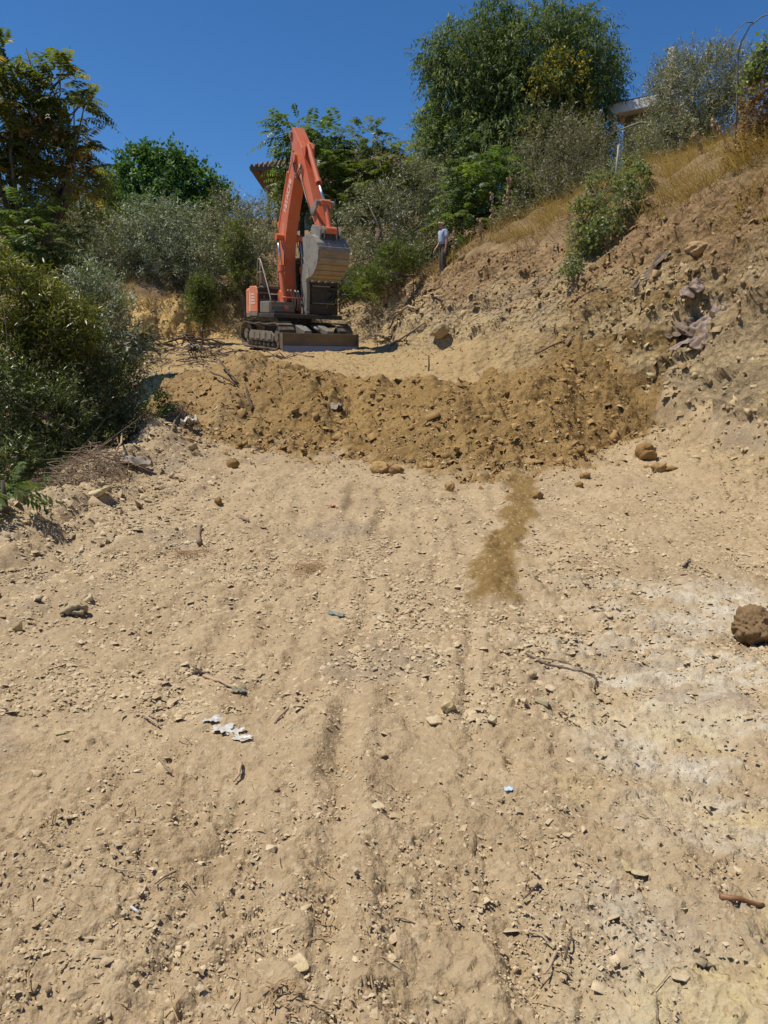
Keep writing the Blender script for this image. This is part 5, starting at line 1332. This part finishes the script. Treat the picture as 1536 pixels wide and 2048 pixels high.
x = 2.2 + 3.2 * r.random(2600); y = 6.5 + 8 * r.random(2600); sd_ = toe_dist(x, y)[0]; m = (sd_ < 0.1) & (r.random(2600) < np.exp(sd_ / 0.7)); x, y = x[m], y[m]
rubble('rubble', 'broken stones spread out in front of the right bank', np.stack([x, y, terrain(x, y)], 1), psz(len(x), r, 0.02, 0.16, 1.9), r, S_MARL, 0.5, sink=0.4)
x = -3.6 + 1.9 * r.random(2600); y = 3.2 + 6.5 * r.random(2600); m = r.random(2600) < sst(-1.6, -2.9, x - 0.1 * (y - 5)); x, y = x[m], y[m]
rubble('rubble', 'angular rubble along the left side of the near ground', np.stack([x, y, terrain(x, y)], 1), psz(len(x), r, 0.018, 0.11, 1.9), r, S_TAN, 0.5, sink=0.38, tilt=0.5)

x = 0.6 + 1.5 * r.random(900); y = 4.7 + 5 * r.random(900); m = terrain(x, y, True)[2]['wet'] > 0.25; x, y = x[m], y[m]
rubble('soil_crumbs', 'brown crumbs spilled along the damp track strip', np.stack([x, y, terrain(x, y)], 1), psz(len(x), r, 0.008, 0.05, 2.0), r, S_BROWN, 0.6, sink=0.35)
x = -3.6 + 7.6 * r.random(380); y = 9.8 + 4.4 * r.random(380); m = terrain(x, y, True)[2]['mound'] > 0.5; x, y = x[m], y[m]
rubble('soil_crumbs', 'fist-sized damp clods breaking up the face of the mound', np.stack([x, y, terrain(x, y)], 1), psz(len(x), r, 0.07, 0.22, 2.4), r, S_BROWN, 0.6, jit=0.30, sink=0.45, tilt=0.6, chip=False)
# ---- single clods and stones
def lump_mesh(name, size, seed, flat=0.75, rough=0.16, sub=4, blocky=False):
    import bmesh
    bm = bmesh.new(); q = np.random.default_rng(seed); o = q.random(3) * 50
    if blocky:                      # broken stone: hull of a few random corners
        for k in range(15):
            p = (q.random(3) - 0.5); p = p / max(0.5, np.abs(p).max() * 1.0 + 0.5 * np.linalg.norm(p)) * (0.5 + 0.12 * q.random())
            bm.verts.new(tuple(p * np.array([1.15, 0.9, flat * 1.15]) * size))
        h = bmesh.ops.convex_hull(bm, input=bm.verts[:])
        bmesh.ops.delete(bm, geom=[g for g in set(h['geom_interior']) | set(h['geom_unused']) if isinstance(g, bmesh.types.BMVert)], context='VERTS')
        bmesh.ops.bevel(bm, geom=bm.edges[:], offset=size * 0.018, segments=1, affect='EDGES')
    else:
        bmesh.ops.create_icosphere(bm, subdivisions=sub, radius=0.5)
        co = np.array([v.co[:] for v in bm.verts])
        f = 0.6 * fbm(co[:, 0] * 2.2 + o[0] + co[:, 2] * 1.7, co[:, 1] * 2.2 + o[1] - co[:, 2] * 1.3, 2, 600) + 0.5 * (0.4 - np.abs(pn(co[:, 0] * 5 + o[2] + co[:, 2] * 4, co[:, 1] * 5 - co[:, 2] * 3, 610))) + 0.35 * (0.4 - np.abs(pn(co[:, 0] * 11 + o[2], co[:, 1] * 11 + co[:, 2] * 9, 612))) + 0.2 * (0.4 - np.abs(pn(co[:, 0] * 23 + o[2] + co[:, 2] * 17, co[:, 1] * 23 - co[:, 2] * 13, 613)))
        co = co * (1 + rough * 2 * f)[:, None] * np.array([1.0, 0.8, flat]) * size
        for v, c in zip(bm.verts, co): v.co = c
    me = bpy.data.meshes.new(name); bm.to_mesh(me); bm.free()
    if not blocky: me.polygons.foreach_set('use_smooth', [True] * len(me.polygons))
    attr(me, 'rnd', np.full(len(me.vertices), q.random()))
    return me
def lump(name, label, cat, px, py, wpx, mat, seed, flat=0.75, rough=0.16, blocky=False, group=None, rot=None, sink=0.18):
    p = on(px, py); dist = (p - EYE).length; size = wpx / FPX * dist
    o = link(name, lump_mesh(name, size, seed, flat, rough * 1.5, 5 if wpx > 60 else (4 if wpx > 30 else 3), blocky), mat)
    o.location = (p.x, p.y, p.z + size * flat * (0.5 - sink))
    o.rotation_euler = rot if rot else (0, 0, seed * 1.3)
    return tag(o, label, cat, group)
CG = 'clods that rolled off the mound'
lump('dirt_clod', 'big brown earth clod at the right edge of the near ground', 'clod', 1502, 1276, 76, S_CLOD, 1, 0.72, 0.17, group=CG, sink=0.1)
lump('dirt_clod', 'largest brown clod right of the mound foot', 'clod', 1290, 918, 36, S_BROWN, 2, 0.85, 0.14, group=CG, sink=0.08)
lump('dirt_clod', 'crumbling clod just right of and below the largest one by the mound', 'clod', 1318, 943, 28, S_BROWN, 3, 0.6, 0.25, group=CG)
lump('dirt_clod', 'flat dark clod touching the crumbling one on its right', 'clod', 1343, 940, 22, S_BROWN, 33, 0.4, 0.2, group=CG)
lump('dirt_clod', 'small clod at the right end of the mound foot, nearest the soil', 'clod', 1161, 905, 16, S_BROWN, 4, 0.9, group=CG)
lump('dirt_clod', 'upper one of two small clods right of the wet track', 'clod', 1169, 955, 19, S_BROWN, 5, 0.6, group=CG)
lump('dirt_clod', 'lower one of two small clods right of the wet track', 'clod', 1158, 974, 17, S_BROWN, 6, 0.85, group=CG)
lump('dirt_clod', 'round clod beside the top of the wet track', 'clod', 1074, 997, 20, S_BROWN, 7, 0.8, group=CG)
lump('dirt_clod', 'roundish clod left of the wet track below the mound', 'clod', 899, 982, 23, S_BROWN, 8, 0.95, group=CG)
lump('dirt_clod', 'left one of two dark clods at the middle of the mound foot', 'clod', 762, 946, 36, S_BROWN, 9, 0.7, 0.2, group=CG)
lump('dirt_clod', 'right one of two dark clods at the middle of the mound foot', 'clod', 793, 946, 28, S_BROWN, 10, 0.6, 0.2, group=CG)
lump('dirt_clod', 'dark clod alone on pale ground left of centre, under the mound', 'clod', 437, 1008, 17, S_BROWN, 11, 0.9, group=CG)
lump('dirt_clod', 'brown clod at the left foot of the mound', 'clod', 466, 935, 24, S_BROWN, 12, 0.9, group=CG)
SG = 'larger loose stones on the near ground'
lump('stone', 'long pale slab at the left edge beside the brush heap', 'stone', 200, 990, 62, S_YEL, 20, 0.34, 0.2, True, SG, (0.15, -0.3, 0.5))
lump('stone', 'pinkish stone in the rubble at the left of the mound foot', 'stone', 385, 898, 30, S_MARL, 21, 0.6, 0.2, True, SG)
lump('stone', 'left one of two yellowish slabs leaning together at lower right', 'stone', 1252, 1738, 34, S_YEL, 22, 0.30, 0.3, True, SG, (0.5, 0.1, 1.2))
lump('stone', 'right one of two yellowish slabs leaning together at lower right', 'stone', 1280, 1752, 40, S_YEL, 23, 0.28, 0.3, True, SG, (-0.2, 0.4, 0.7))
lump('stone', 'flat grey-tan stone near the lower right corner', 'stone', 1362, 1955, 40, S_TAN, 24, 0.3, 0.3, True, SG, (0.1, 0.05, 0.4))
lump('stone', 'square flat tan tile fragment at the bottom middle', 'stone', 600, 1932, 40, S_YEL, 25, 0.16, 0.2, True, SG, (0.12, 0.0, 0.15))
lump('stone', 'pale greenish-white stone right of centre', 'stone', 986, 1444, 26, S_GREY, 26, 0.5, 0.2, True, SG)
lump('stone', 'rounded yellow-brown stone above a flat one right of centre', 'stone', 896, 1420, 26, S_YEL, 27, 0.8, 0.2, False, SG)
lump('stone', 'flat brownish stone below the rounded yellow-brown one', 'stone', 868, 1445, 42, S_TAN, 28, 0.22, 0.2, True, SG)
lump('stone', 'uppermost stone of the small pile right of centre', 'stone', 1062, 1355, 18, S_TAN, 29, 0.8, 0.2, False, SG)
lump('stone', 'flat topmost slab in the pile under the curved branch', 'stone', 1100, 1383, 32, S_TAN, 30, 0.4, 0.2, True, SG)
lump('stone', 'dark broken stone in the middle of the pile under the curved branch', 'stone', 1085, 1408, 34, S_GREY, 31, 0.5, 0.25, True, SG)
lump('stone', 'angular left stone of the pile under the curved branch', 'stone', 1047, 1408, 22, S_TAN, 32, 0.6, 0.25, True, SG)
lump('stone', 'upright pointed stone near the left edge', 'stone', 35, 1262, 22, S_MARL, 34, 1.2, 0.2, True, SG, (0.2, 0.1, 0.3))
lump('stone', 'dark wedge stone left of centre by the dark soil patch', 'stone', 180, 1202, 22, S_GREY, 35, 0.7, 0.25, True, SG)
lump('stone', 'dark rounded rubble lump by the left dark soil patch', 'stone', 150, 1226, 38, S_GREY, 36, 0.5, 0.3, False, SG)
lump('stone', 'left piece of a cracked pale flagstone at left', 'stone', 122, 1466, 24, S_YEL, 37, 0.2, 0.2, True, SG, (0.1, 0, 0.1))
lump('stone', 'right piece of the cracked pale flagstone at left', 'stone', 140, 1462, 18, S_YEL, 38, 0.2, 0.2, True, SG, (0.0, 0.1, 0.3))
lump('stone', 'lower piece of the cracked pale flagstone at left', 'stone', 134, 1482, 18, S_YEL, 39, 0.2, 0.2, True, SG, (0.0, 0.1, 0.8))
lump('stone', 'dark slate chip stuck upright left of bottom centre', 'stone', 437, 1815, 30, S_GREY, 40, 0.35, 0.3, True, SG, (0.5, 0.6, 0.9))
lump('stone', 'angular chunk in the rut at the bottom middle', 'stone', 542, 1702, 26, S_TAN, 41, 0.6, 0.3, True, SG)
lump('stone', 'small dark pebble left of the cigarette butt', 'stone', 249, 1830, 13, S_GREY, 42, 0.6, 0.3, False, SG)
lump('stone', 'broken stone below and right of the white plastic scraps', 'stone', 548, 1578, 28, S_TAN, 43, 0.5, 0.3, True, SG)
lump('stone', 'pale chip right of bottom centre beside the faint rut', 'stone', 1136, 1674, 24, S_TAN, 44, 0.4, 0.3, True, SG)
lump('stone', 'dark chip at the centre of the lower ground', 'stone', 710, 1745, 20, S_GREY, 45, 0.6, 0.3, True, SG)
lump('stone', 'tan stone half-buried in the centre of the near ground', 'stone', 762, 1512, 30, S_TAN, 46, 0.35, 0.3, True, SG)
lump('stone', 'dark block fallen at the toe of the bank below the tarp', 'stone', 1365, 738, 26, S_DARK, 47, 0.5, 0.2, True, SG)
lump('stone', 'brown block lodged in the pale bank left of the tarp', 'stone', 1140, 688, 30, S_DARK, 48, 0.5, 0.2, True, SG, (0.2, -0.5, 0.2))
lump('stone', 'white stone on the bank edge below the man', 'stone', 822, 578, 9, S_MARL, 49, 0.7, 0.2, False, SG)
lump('stone', 'rounded block high on the bank beside the dry grass', 'stone', 1395, 508, 42, S_DARK, 50, 0.55, 0.2, False, SG)
lump('stone', 'white boulder jutting from the bank foot behind the mound', 'stone', 880, 672, 30, S_MARL, 51, 0.8, 0.25, False, SG)
lump('stone', 'flat pale stone in the side of the left mound', 'stone', 678, 836, 18, S_MARL, 52, 0.4, 0.2, True, SG)

# ---- sticks and roots
M_STICK = mat_paint('dry_stick', (0.25, 0.175, 0.11), 0.85, 0.25, 20, dust=0.2, bump=0.3)
M_STICKD = mat_paint('dark_stick', (0.085, 0.055, 0.035), 0.85, 0.25, 20, dust=0.2, bump=0.3)
M_CANE = mat_paint('red_brown_cane', (0.24, 0.115, 0.05), 0.55, 0.2, 16, dust=0.1)
M_ROOT = mat_paint('pale_root', (0.42, 0.30, 0.19), 0.85, 0.2, 14, dust=0.1, bump=0.3)
KG = 'sticks lying on the ground'
def stick(label, pts, wpx, mat=M_STICK, name='stick', lift=0.006, cat='stick', group=KG, raise_=None):
    W = [on(x, y) for x, y in pts]; d = (W[0] - EYE).length; r0 = max(0.003, wpx / FPX * d * 0.5)
    O = W[0].copy(); P_ = []
    for i, p in enumerate(W):
        q = p - O; q.z += r0 * 0.7 + lift + (raise_[i] if raise_ else 0); P_.append(q)
    # resample for small kinks
    Q = []; rr_ = []
    rq = np.random.default_rng(int(pts[0][0] * 7 + pts[0][1]))
    for i in range(len(P_) - 1):
        for k in range(3):
            t = k / 3; Q.append(P_[i].lerp(P_[i+1], t) + Vector(rq.normal(size=3)) * r0 * 0.35)
    Q.append(P_[-1]); rr_ = [r0 * (1 - 0.45 * i / len(Q)) for i in range(len(Q))]
    o = MB().tube(Q, rr_, 7).build(name, mat, None, True); o.location = O
    return tag(o, label, cat, group)
stick('thick curved log stub lying upright left of centre', [(398, 1092), (396, 1075), (403, 1057)], 11)
stick('pale stick pointing at a withered leaf left of centre', [(410, 1358), (440, 1368), (478, 1384)], 7, M_ROOT)
stick('short dark stick just above the pale one, left of centre', [(386, 1352), (402, 1352), (418, 1351)], 9, M_STICKD)
stick('long thin curved branch at right of centre', [(1050, 1312), (1100, 1334), (1150, 1346), (1182, 1354), (1193, 1362), (1188, 1382)], 5, M_STICKD)
stick('thin side shoot above the long curved branch', [(1085, 1320), (1130, 1328), (1165, 1340)], 2.5, M_STICKD)
stick('red-brown cane at the lower right edge', [(1443, 1802), (1480, 1808), (1526, 1818)], 11, M_CANE)
stick('short twig left of the stone pile', [(660 - 110, 1450), (565, 1432), (578, 1420)], 5)
stick('thin straw-coloured twig at bottom, right of centre', [(788, 1838), (820, 1848), (854, 1862)], 4, M_ROOT)
stick('dark forked twig upright at bottom, right of centre', [(1130, 1924), (1140, 1890), (1144, 1860)], 5, M_STICKD)
stick('pale splinter tapering left of the dark forked twig', [(1112, 1912), (1104, 1930), (1088, 1955)], 6, M_ROOT)
stick('twig above the pale splinter at bottom right', [(1056, 1870), (1080, 1876), (1098, 1890)], 4, M_ROOT)
stick('dark straight twig in the smooth soil right of bottom centre', [(1076, 1772), (1060, 1790), (1046, 1805)], 4, M_STICKD)
stick('straw-thin twig beside the rut at lower left', [(226, 1742), (255, 1746), (288, 1750)], 3.5, M_ROOT)
stick('thin twig above the cigarette butt', [(352, 1748), (330, 1760), (310, 1775)], 3, M_STICKD)
stick('slim dry stem left of the white plastic at left', [(318, 1518), (332, 1540), (344, 1552)], 5)
stick('hooked dry stem at centre left', [(484, 1532), (478, 1555), (468, 1568)], 6, M_ROOT)
stick('bent stick left of the white plastic', [(285, 1434), (300, 1442), (318, 1456)], 5, M_ROOT)
stick('small twig on smooth ground right of the wet track', [(1366, 1138), (1374, 1130), (1380, 1121)], 4, M_STICKD)
stick('short stick beside the log stub', [(476, 1035), (486, 1042), (497, 1047)], 8)
stick('dry stick on the left mound, upper of a crossing pair', [(440, 748), (460, 762), (478, 772)], 4, M_STICKD, raise_=[0.25, 0.1, 0.0])
stick('dry stick on the left mound, lower of a crossing pair', [(420, 762), (450, 768), (476, 774)], 4, M_STICKD, raise_=[0.15, 0.08, 0.0])
stick('dark forked root on the left mound', [(505, 825), (498, 812), (492, 798)], 7, M_STICKD, raise_=[0, 0.08, 0.2])
stick('leaning grey branch at the left edge of the mound', [(335, 880), (352, 850), (368, 830)], 5, M_STICK, raise_=[0, 0.05, 0.1])
stick('pale branch leaning out of the left bush', [(228, 920), (242, 905), (252, 885)], 5, M_ROOT, raise_=[0, 0.1, 0.35])
stick('pale broken branch lying high on the bank right of the excavator', [(848, 597), (865, 596), (885, 598)], 5, M_ROOT)
stick('curved pale root over the hollow right of the excavator', [(776, 668), (790, 645), (815, 628), (836, 628)], 5, M_ROOT, raise_=[0.05, 0.15, 0.2, 0.1])
stick('long root lying along the bank foot', [(780, 694), (815, 672), (850, 650)], 5, M_STICK)
stick('straw stem hanging below the tarp', [(1325, 740), (1342, 712), (1368, 684)], 3.5, M_ROOT)
stick('dark root slanting across the pale bank', [(1072, 712), (1110, 694), (1160, 672)], 4, M_STICKD)
stick('root protruding from the bank under the vine', [(1165, 600), (1190, 592), (1212, 588)], 5, M_STICKD, raise_=[0.05, 0.1, 0.1])
# upright stake
p = on(857, 742, 10, 24); mb = MB(); mb.tube([(0, 0, -0.1), (0.01, 0, 0.15), (0, 0, 0.36)], [0.02, 0.018, 0.014], 7); o = mb.build('stake', M_STICKD, None, True); o.location = p
tag(o, 'thin dark stake standing upright behind the mound', 'stake')

# ---- heaps of roots and brush
def brush(name, label, c, ext, n, rad, mat, seed, ln=0.6, cat='brush heap', zup=0.6):
    q = np.random.default_rng(seed); mb = MB()
    for k in range(n):
        x = q.normal() * ext[0]; y = q.normal() * ext[1]
        z = Z(c.x + x, c.y + y) - c.z + abs(q.normal()) * ext[2] * 0.6
        a = q.random() * 6.28; L = ln * (0.4 + q.random()); el = q.normal() * 0.35 * zup
        d = Vector((math.cos(a), math.sin(a), el)); p = Vector((x, y, z))
        k1 = Vector(q.normal(size=3)) * 0.12 * L; k1.z = abs(k1.z)
        r_ = rad * (0.4 + 1.0 * q.random())
        mb.tube([p - d * L / 2, p + k1, p + d * L / 2 + k1 * 0.3], [r_, r_ * 0.8, r_ * 0.35], 5)
    o = mb.build(name, mat, None, True); o.location = c
    return tag(o, label, cat, kind='stuff')
brush('root_heap', 'heap of dark uprooted roots and twigs at the foot of the orange bank', on(345, 700, 15, 27), (1.5, 0.35, 0.30), 120, 0.020, M_STICKD, 701, 0.8)
brush('root_heap', 'scattered roots and sticks on the rubble left of the excavator', on(400, 725, 13, 26), (1.3, 0.6, 0.12), 110, 0.018, M_STICK, 702, 0.5, zup=0.3)
brush('brush_heap', 'heap of grey dry twigs beside the pale slab at left', on(170, 955, 6, 13), (0.22, 0.32, 0.16), 230, 0.005, M_STICK, 703, 0.45)
brush('root_tangle', 'tangle of exposed roots in the bank right of the excavator', on(815, 610, 18, 30), (0.9, 0.6, 0.15), 110, 0.022, M_STICK, 704, 0.6)
brush('twig_litter', 'small dry twigs littering the left side of the mound', on(420, 850, 10, 16), (0.9, 0.8, 0.05), 70, 0.007, M_STICKD, 705, 0.3, zup=0.2)
brush('twig_litter', 'fine roots and twigs hanging in the dark upper bank', on(1000, 560, 15, 27), (1.6, 1.2, 0.05), 120, 0.010, M_STICKD, 706, 0.35)
# straw litter on the near ground
q = np.random.default_rng(720); mb = MB()
for k in range(520):
    yy = math.exp(math.log(1.25) + (math.log(8.5) - math.log(1.25)) * q.random()); xx = (q.random() * 2 - 1) * (0.58 * yy + 0.2)
    if q.random() > 0.35 + 0.65 * float(loose_w(np.array([xx]), np.array([yy]))[0]): continue
    a = q.random() * 6.28; L = 0.02 + 0.10 * q.random() ** 2; zz = Z(xx, yy)
    d = Vector((math.cos(a), math.sin(a), 0.15 * q.normal())) * L; k1 = Vector((q.normal(), q.normal(), 0)) * L * 0.08
    p = Vector((xx, yy, zz + 0.006)); mb.tube([p - d * 0.5, p + k1, p + d * 0.5], [0.0016, 0.0018, 0.001], 4)
tag(mb.build('straw_litter', M_STRAW, None), 'bits of straw and rootlets scattered over the near ground', 'litter', kind='stuff')
def tuft(label, px, py, wpx, n, seed, mat=None):
    c = on(px, py); d = (c - EYE).length; w = wpx / FPX * d; q = np.random.default_rng(seed); mb = MB()
    for k in range(n):
        p = Vector((q.normal() * w * 0.3, q.normal() * w * 0.35, 0.004 + 0.02 * q.random())); a = q.normal() * 0.7 + (0 if q.random() < .6 else 1.5); L = w * (0.25 + 0.4 * q.random())
        dd = Vector((math.cos(a), math.sin(a), 0.12 * q.normal())) * L
        mb.tube([p - dd * 0.5, p + Vector((0, 0, 0.01)), p + dd * 0.5], [0.002, 0.0024, 0.001], 4)
    o = mb.build('straw_tuft', mat or M_STRAW, None); o.location = c
    tag(o, label, 'straw', 'tufts of torn dry grass')
tuft('flattened tuft of brown dry grass left of centre', 620, 1140, 90, 70, 1)
tuft('torn dry grass below the log stub', 375, 1110, 70, 60, 2)
tuft('frayed dry grass at the bottom middle beside the tile', 560, 2000, 60, 22, 3)

# ---- litter
def mat_sheet(name, col, rough=0.5, var=0.12, bump=0.0):
    return mat_paint(name, col, rough, var, 9, dust=0.25, bump=bump)
def sheet(name, label, cat, c, w, h, mat, seed, amp=0.2, frame=None, n=26, thick=0.004, group=None, cut=0.35, fq=1.0):
    """crumpled sheet with ragged outline: frame = (u axis, v axis, normal)"""
    q = np.random.default_rng(seed); o_ = q.random(2) * 40
    u = np.linspace(-0.5, 0.5, n); U, Vv = np.meshgrid(u, u, indexing='ij'); U = U.ravel(); Vv = Vv.ravel()
    f = fbm(U * 2.0 * fq + o_[0], Vv * 1.4 * fq + o_[1], 3, 800) + 0.6 * (0.4 - np.abs(pn(U * 5 * fq + o_[1], Vv * 2.2 * fq + o_[0], 805)))
    rag = 1 + cut * fbm(np.arctan2(Vv, U) * 1.5 + o_[0], U * 0 + 3, 3, 810)
    ux, vx, nx = frame if frame else (Vector((1, 0, 0)), Vector((0, 1, 0)), Vector((0, 0, 1)))
    A = np.array([ux[:], vx[:], nx[:]])
    L_ = np.stack([U * w * rag, Vv * h * rag, amp * f * min(w, h)], 1) @ A
    idx = np.arange(n * n).reshape(n, n)
    F = np.stack([idx[:-1, :-1], idx[1:, :-1], idx[1:, 1:], idx[:-1, 1:]], -1).reshape(-1, 4)
    me = np_mesh(name, L_, F, True); o = link(name, me, mat); o.location = c
    m = o.modifiers.new('solid', 'SOLIDIFY'); m.thickness = thick
    return tag(o, label, cat, group)
M_PLW = mat_sheet('white_plastic', (0.52, 0.50, 0.45), 0.45)
M_TARP = mat_sheet('purple_brown_tarp', (0.20, 0.138, 0.105), 0.6)
M_RAG = mat_sheet('brown_cloth', (0.15, 0.105, 0.075), 0.9)
M_GRN = mat_sheet('dark_green_plastic', (0.035, 0.050, 0.040), 0.3)
M_RAGG = mat_sheet('grey_cloth', (0.26, 0.22, 0.18), 0.9)
PG = 'scraps of white plastic left of centre'
for lab, px, py, w, h, sd in (('crumpled white plastic scrap, upper left of four in a row', 428, 1444, 0.13, 0.09, 1), ('crumpled white plastic scrap, second of four in a row', 446, 1462, 0.14, 0.11, 2), ('crumpled white plastic scrap, third of four in a row', 468, 1468, 0.11, 0.09, 3), ('flat white plastic scrap at the lower right end of the row', 486, 1480, 0.13, 0.07, 4)):
    p = on(px, py); p.z += 0.012; sheet('plastic_scrap', lab, 'plastic', p, w * 0.62, h * 0.62, M_PLW, sd, 0.17, n=14, thick=0.001, group=PG, fq=0.7, cut=0.55)
up_ = Vector((-0.55, -0.1, 0.83)).normalized(); uu = Vector((0.15, 0.98, 0.1)).normalized()
def bankframe(px, py):
    p = on(px, py, 6, 30); e_ = 0.3
    s1 = toe_dist(np.array([p.x + e_, p.x - e_, p.x, p.x]), np.array([p.y, p.y, p.y + e_, p.y - e_]))[0]
    nx = Vector((-(s1[0] - s1[1]), -(s1[2] - s1[3]), 0)).normalized(); nn = (nx * 0.75 + Vector((0, 0, 0.62))).normalized()
    t_ = Vector((0, 0, 1)).cross(nn).normalized(); v_ = nn.cross(t_)
    return p + nn * 0.10, (t_, v_, nn)
p, fr = bankframe(1420, 660); sheet('torn_tarp', 'torn purple-brown tarp hanging in folds from the right bank', 'tarp', p, 0.75, 0.95, M_TARP, 11, 0.15, fr, 34, cut=0.28, fq=1.6)
p, fr = bankframe(1362, 668); sheet('hanging_rag', 'dark ragged cloth strip left of the torn tarp', 'rag', p, 0.75, 0.34, M_RAG, 12, 0.32, fr, 24, cut=0.5)
p, fr = bankframe(1310, 545); sheet('hanging_rag', 'brown cloth strip dangling high on the bank by the dry grass', 'rag', p, 0.28, 0.8, M_RAG, 13, 0.30, fr, 24, cut=0.4)
p, fr = bankframe(1385, 590); sheet('hanging_rag', 'purplish cloth wad caught in the bank above the tarp', 'rag', p, 0.6, 0.4, M_TARP, 14, 0.35, fr, 24, cut=0.5)
p = on(258, 690, 14, 26); p.z += 0.22; sheet('plastic_sheet', 'dark green plastic sheet beside the root heap at the foot of the orange bank', 'sheet', p, 1.3, 0.9, M_GRN, 15, 0.25, n=26)
p = on(668, 817, 9, 16); p.z += 0.03; sheet('grey_rag', 'small grey rag half-buried in the left mound', 'rag', p, 0.30, 0.22, M_RAGG, 16, 0.35, n=18)
p = on(262, 932, 6, 13); p.z += 0.06; sheet('grey_rag', 'striped grey rag beside the brush heap at the left edge', 'rag', p, 0.46, 0.26, M_RAGG, 17, 0.3, n=20)
p = on(378, 855, 8, 15); p.z += 0.12; sheet('grey_rag', 'pale grey scrap on the left shoulder of the mound', 'rag', p, 0.22, 0.2, M_PLW, 18, 0.4, n=16)
p = on(383, 700, 14, 26); p.z += 0.1; sheet('plastic_scrap', 'white plastic scrap on the root heap', 'plastic', p, 0.34, 0.24, M_PLW, 19, 0.3, n=14)
p = on(1018, 1581); p.z += 0.006; sheet('blue_scrap', 'tiny pale blue scrap right of centre', 'scrap', p, 0.035, 0.022, mat_sheet('pale_blue_plastic', (0.42, 0.58, 0.72), 0.4), 20, 0.25, n=10, thick=0.001)
p = on(662, 1016); p.z += 0.02; sheet('red_scrap', 'tiny faded red scrap below the mound', 'scrap', p, 0.09, 0.05, mat_sheet('faded_red_plastic', (0.55, 0.17, 0.11), 0.5), 21, 0.3, n=10, thick=0.001)
p = on(672, 1232); p.z += 0.012; sheet('green_leaf', 'torn blue-green leaf strip in the middle of the ground', 'leaf', p, 0.12, 0.03, mat_sheet('blue_green_leaf', (0.09, 0.14, 0.12), 0.5), 22, 0.4, (Vector((0.85, -0.5, 0)), Vector((0.5, 0.85, 0)), Vector((0, 0, 1))), 12, 0.001)
p = on(478, 1388); p.z += 0.02; sheet('withered_leaf', 'withered grey-green leaf at the end of the pale stick', 'leaf', p, 0.06, 0.045, mat_sheet('withered_green', (0.21, 0.21, 0.14), 0.7), 23, 0.4, n=12, thick=0.001)
# cigarette butt
p = on(273, 1827); b_ = on(279, 1833); dv = (b_ - p).normalized(); dv.z = 0
root = empty('cigarette_butt', p + Vector((0, 0, 0.005))); tag(root, 'white cigarette butt on smooth soil at lower left', 'cigarette')
MB().cyl(-dv * 0.026, dv * 0.014, 0.0042, 12).build('paper', M_PLW, root, True)
MB().cyl(dv * 0.0143, dv * 0.019, 0.0040, 12).build('burnt_tip', M_STICKD, root, True)
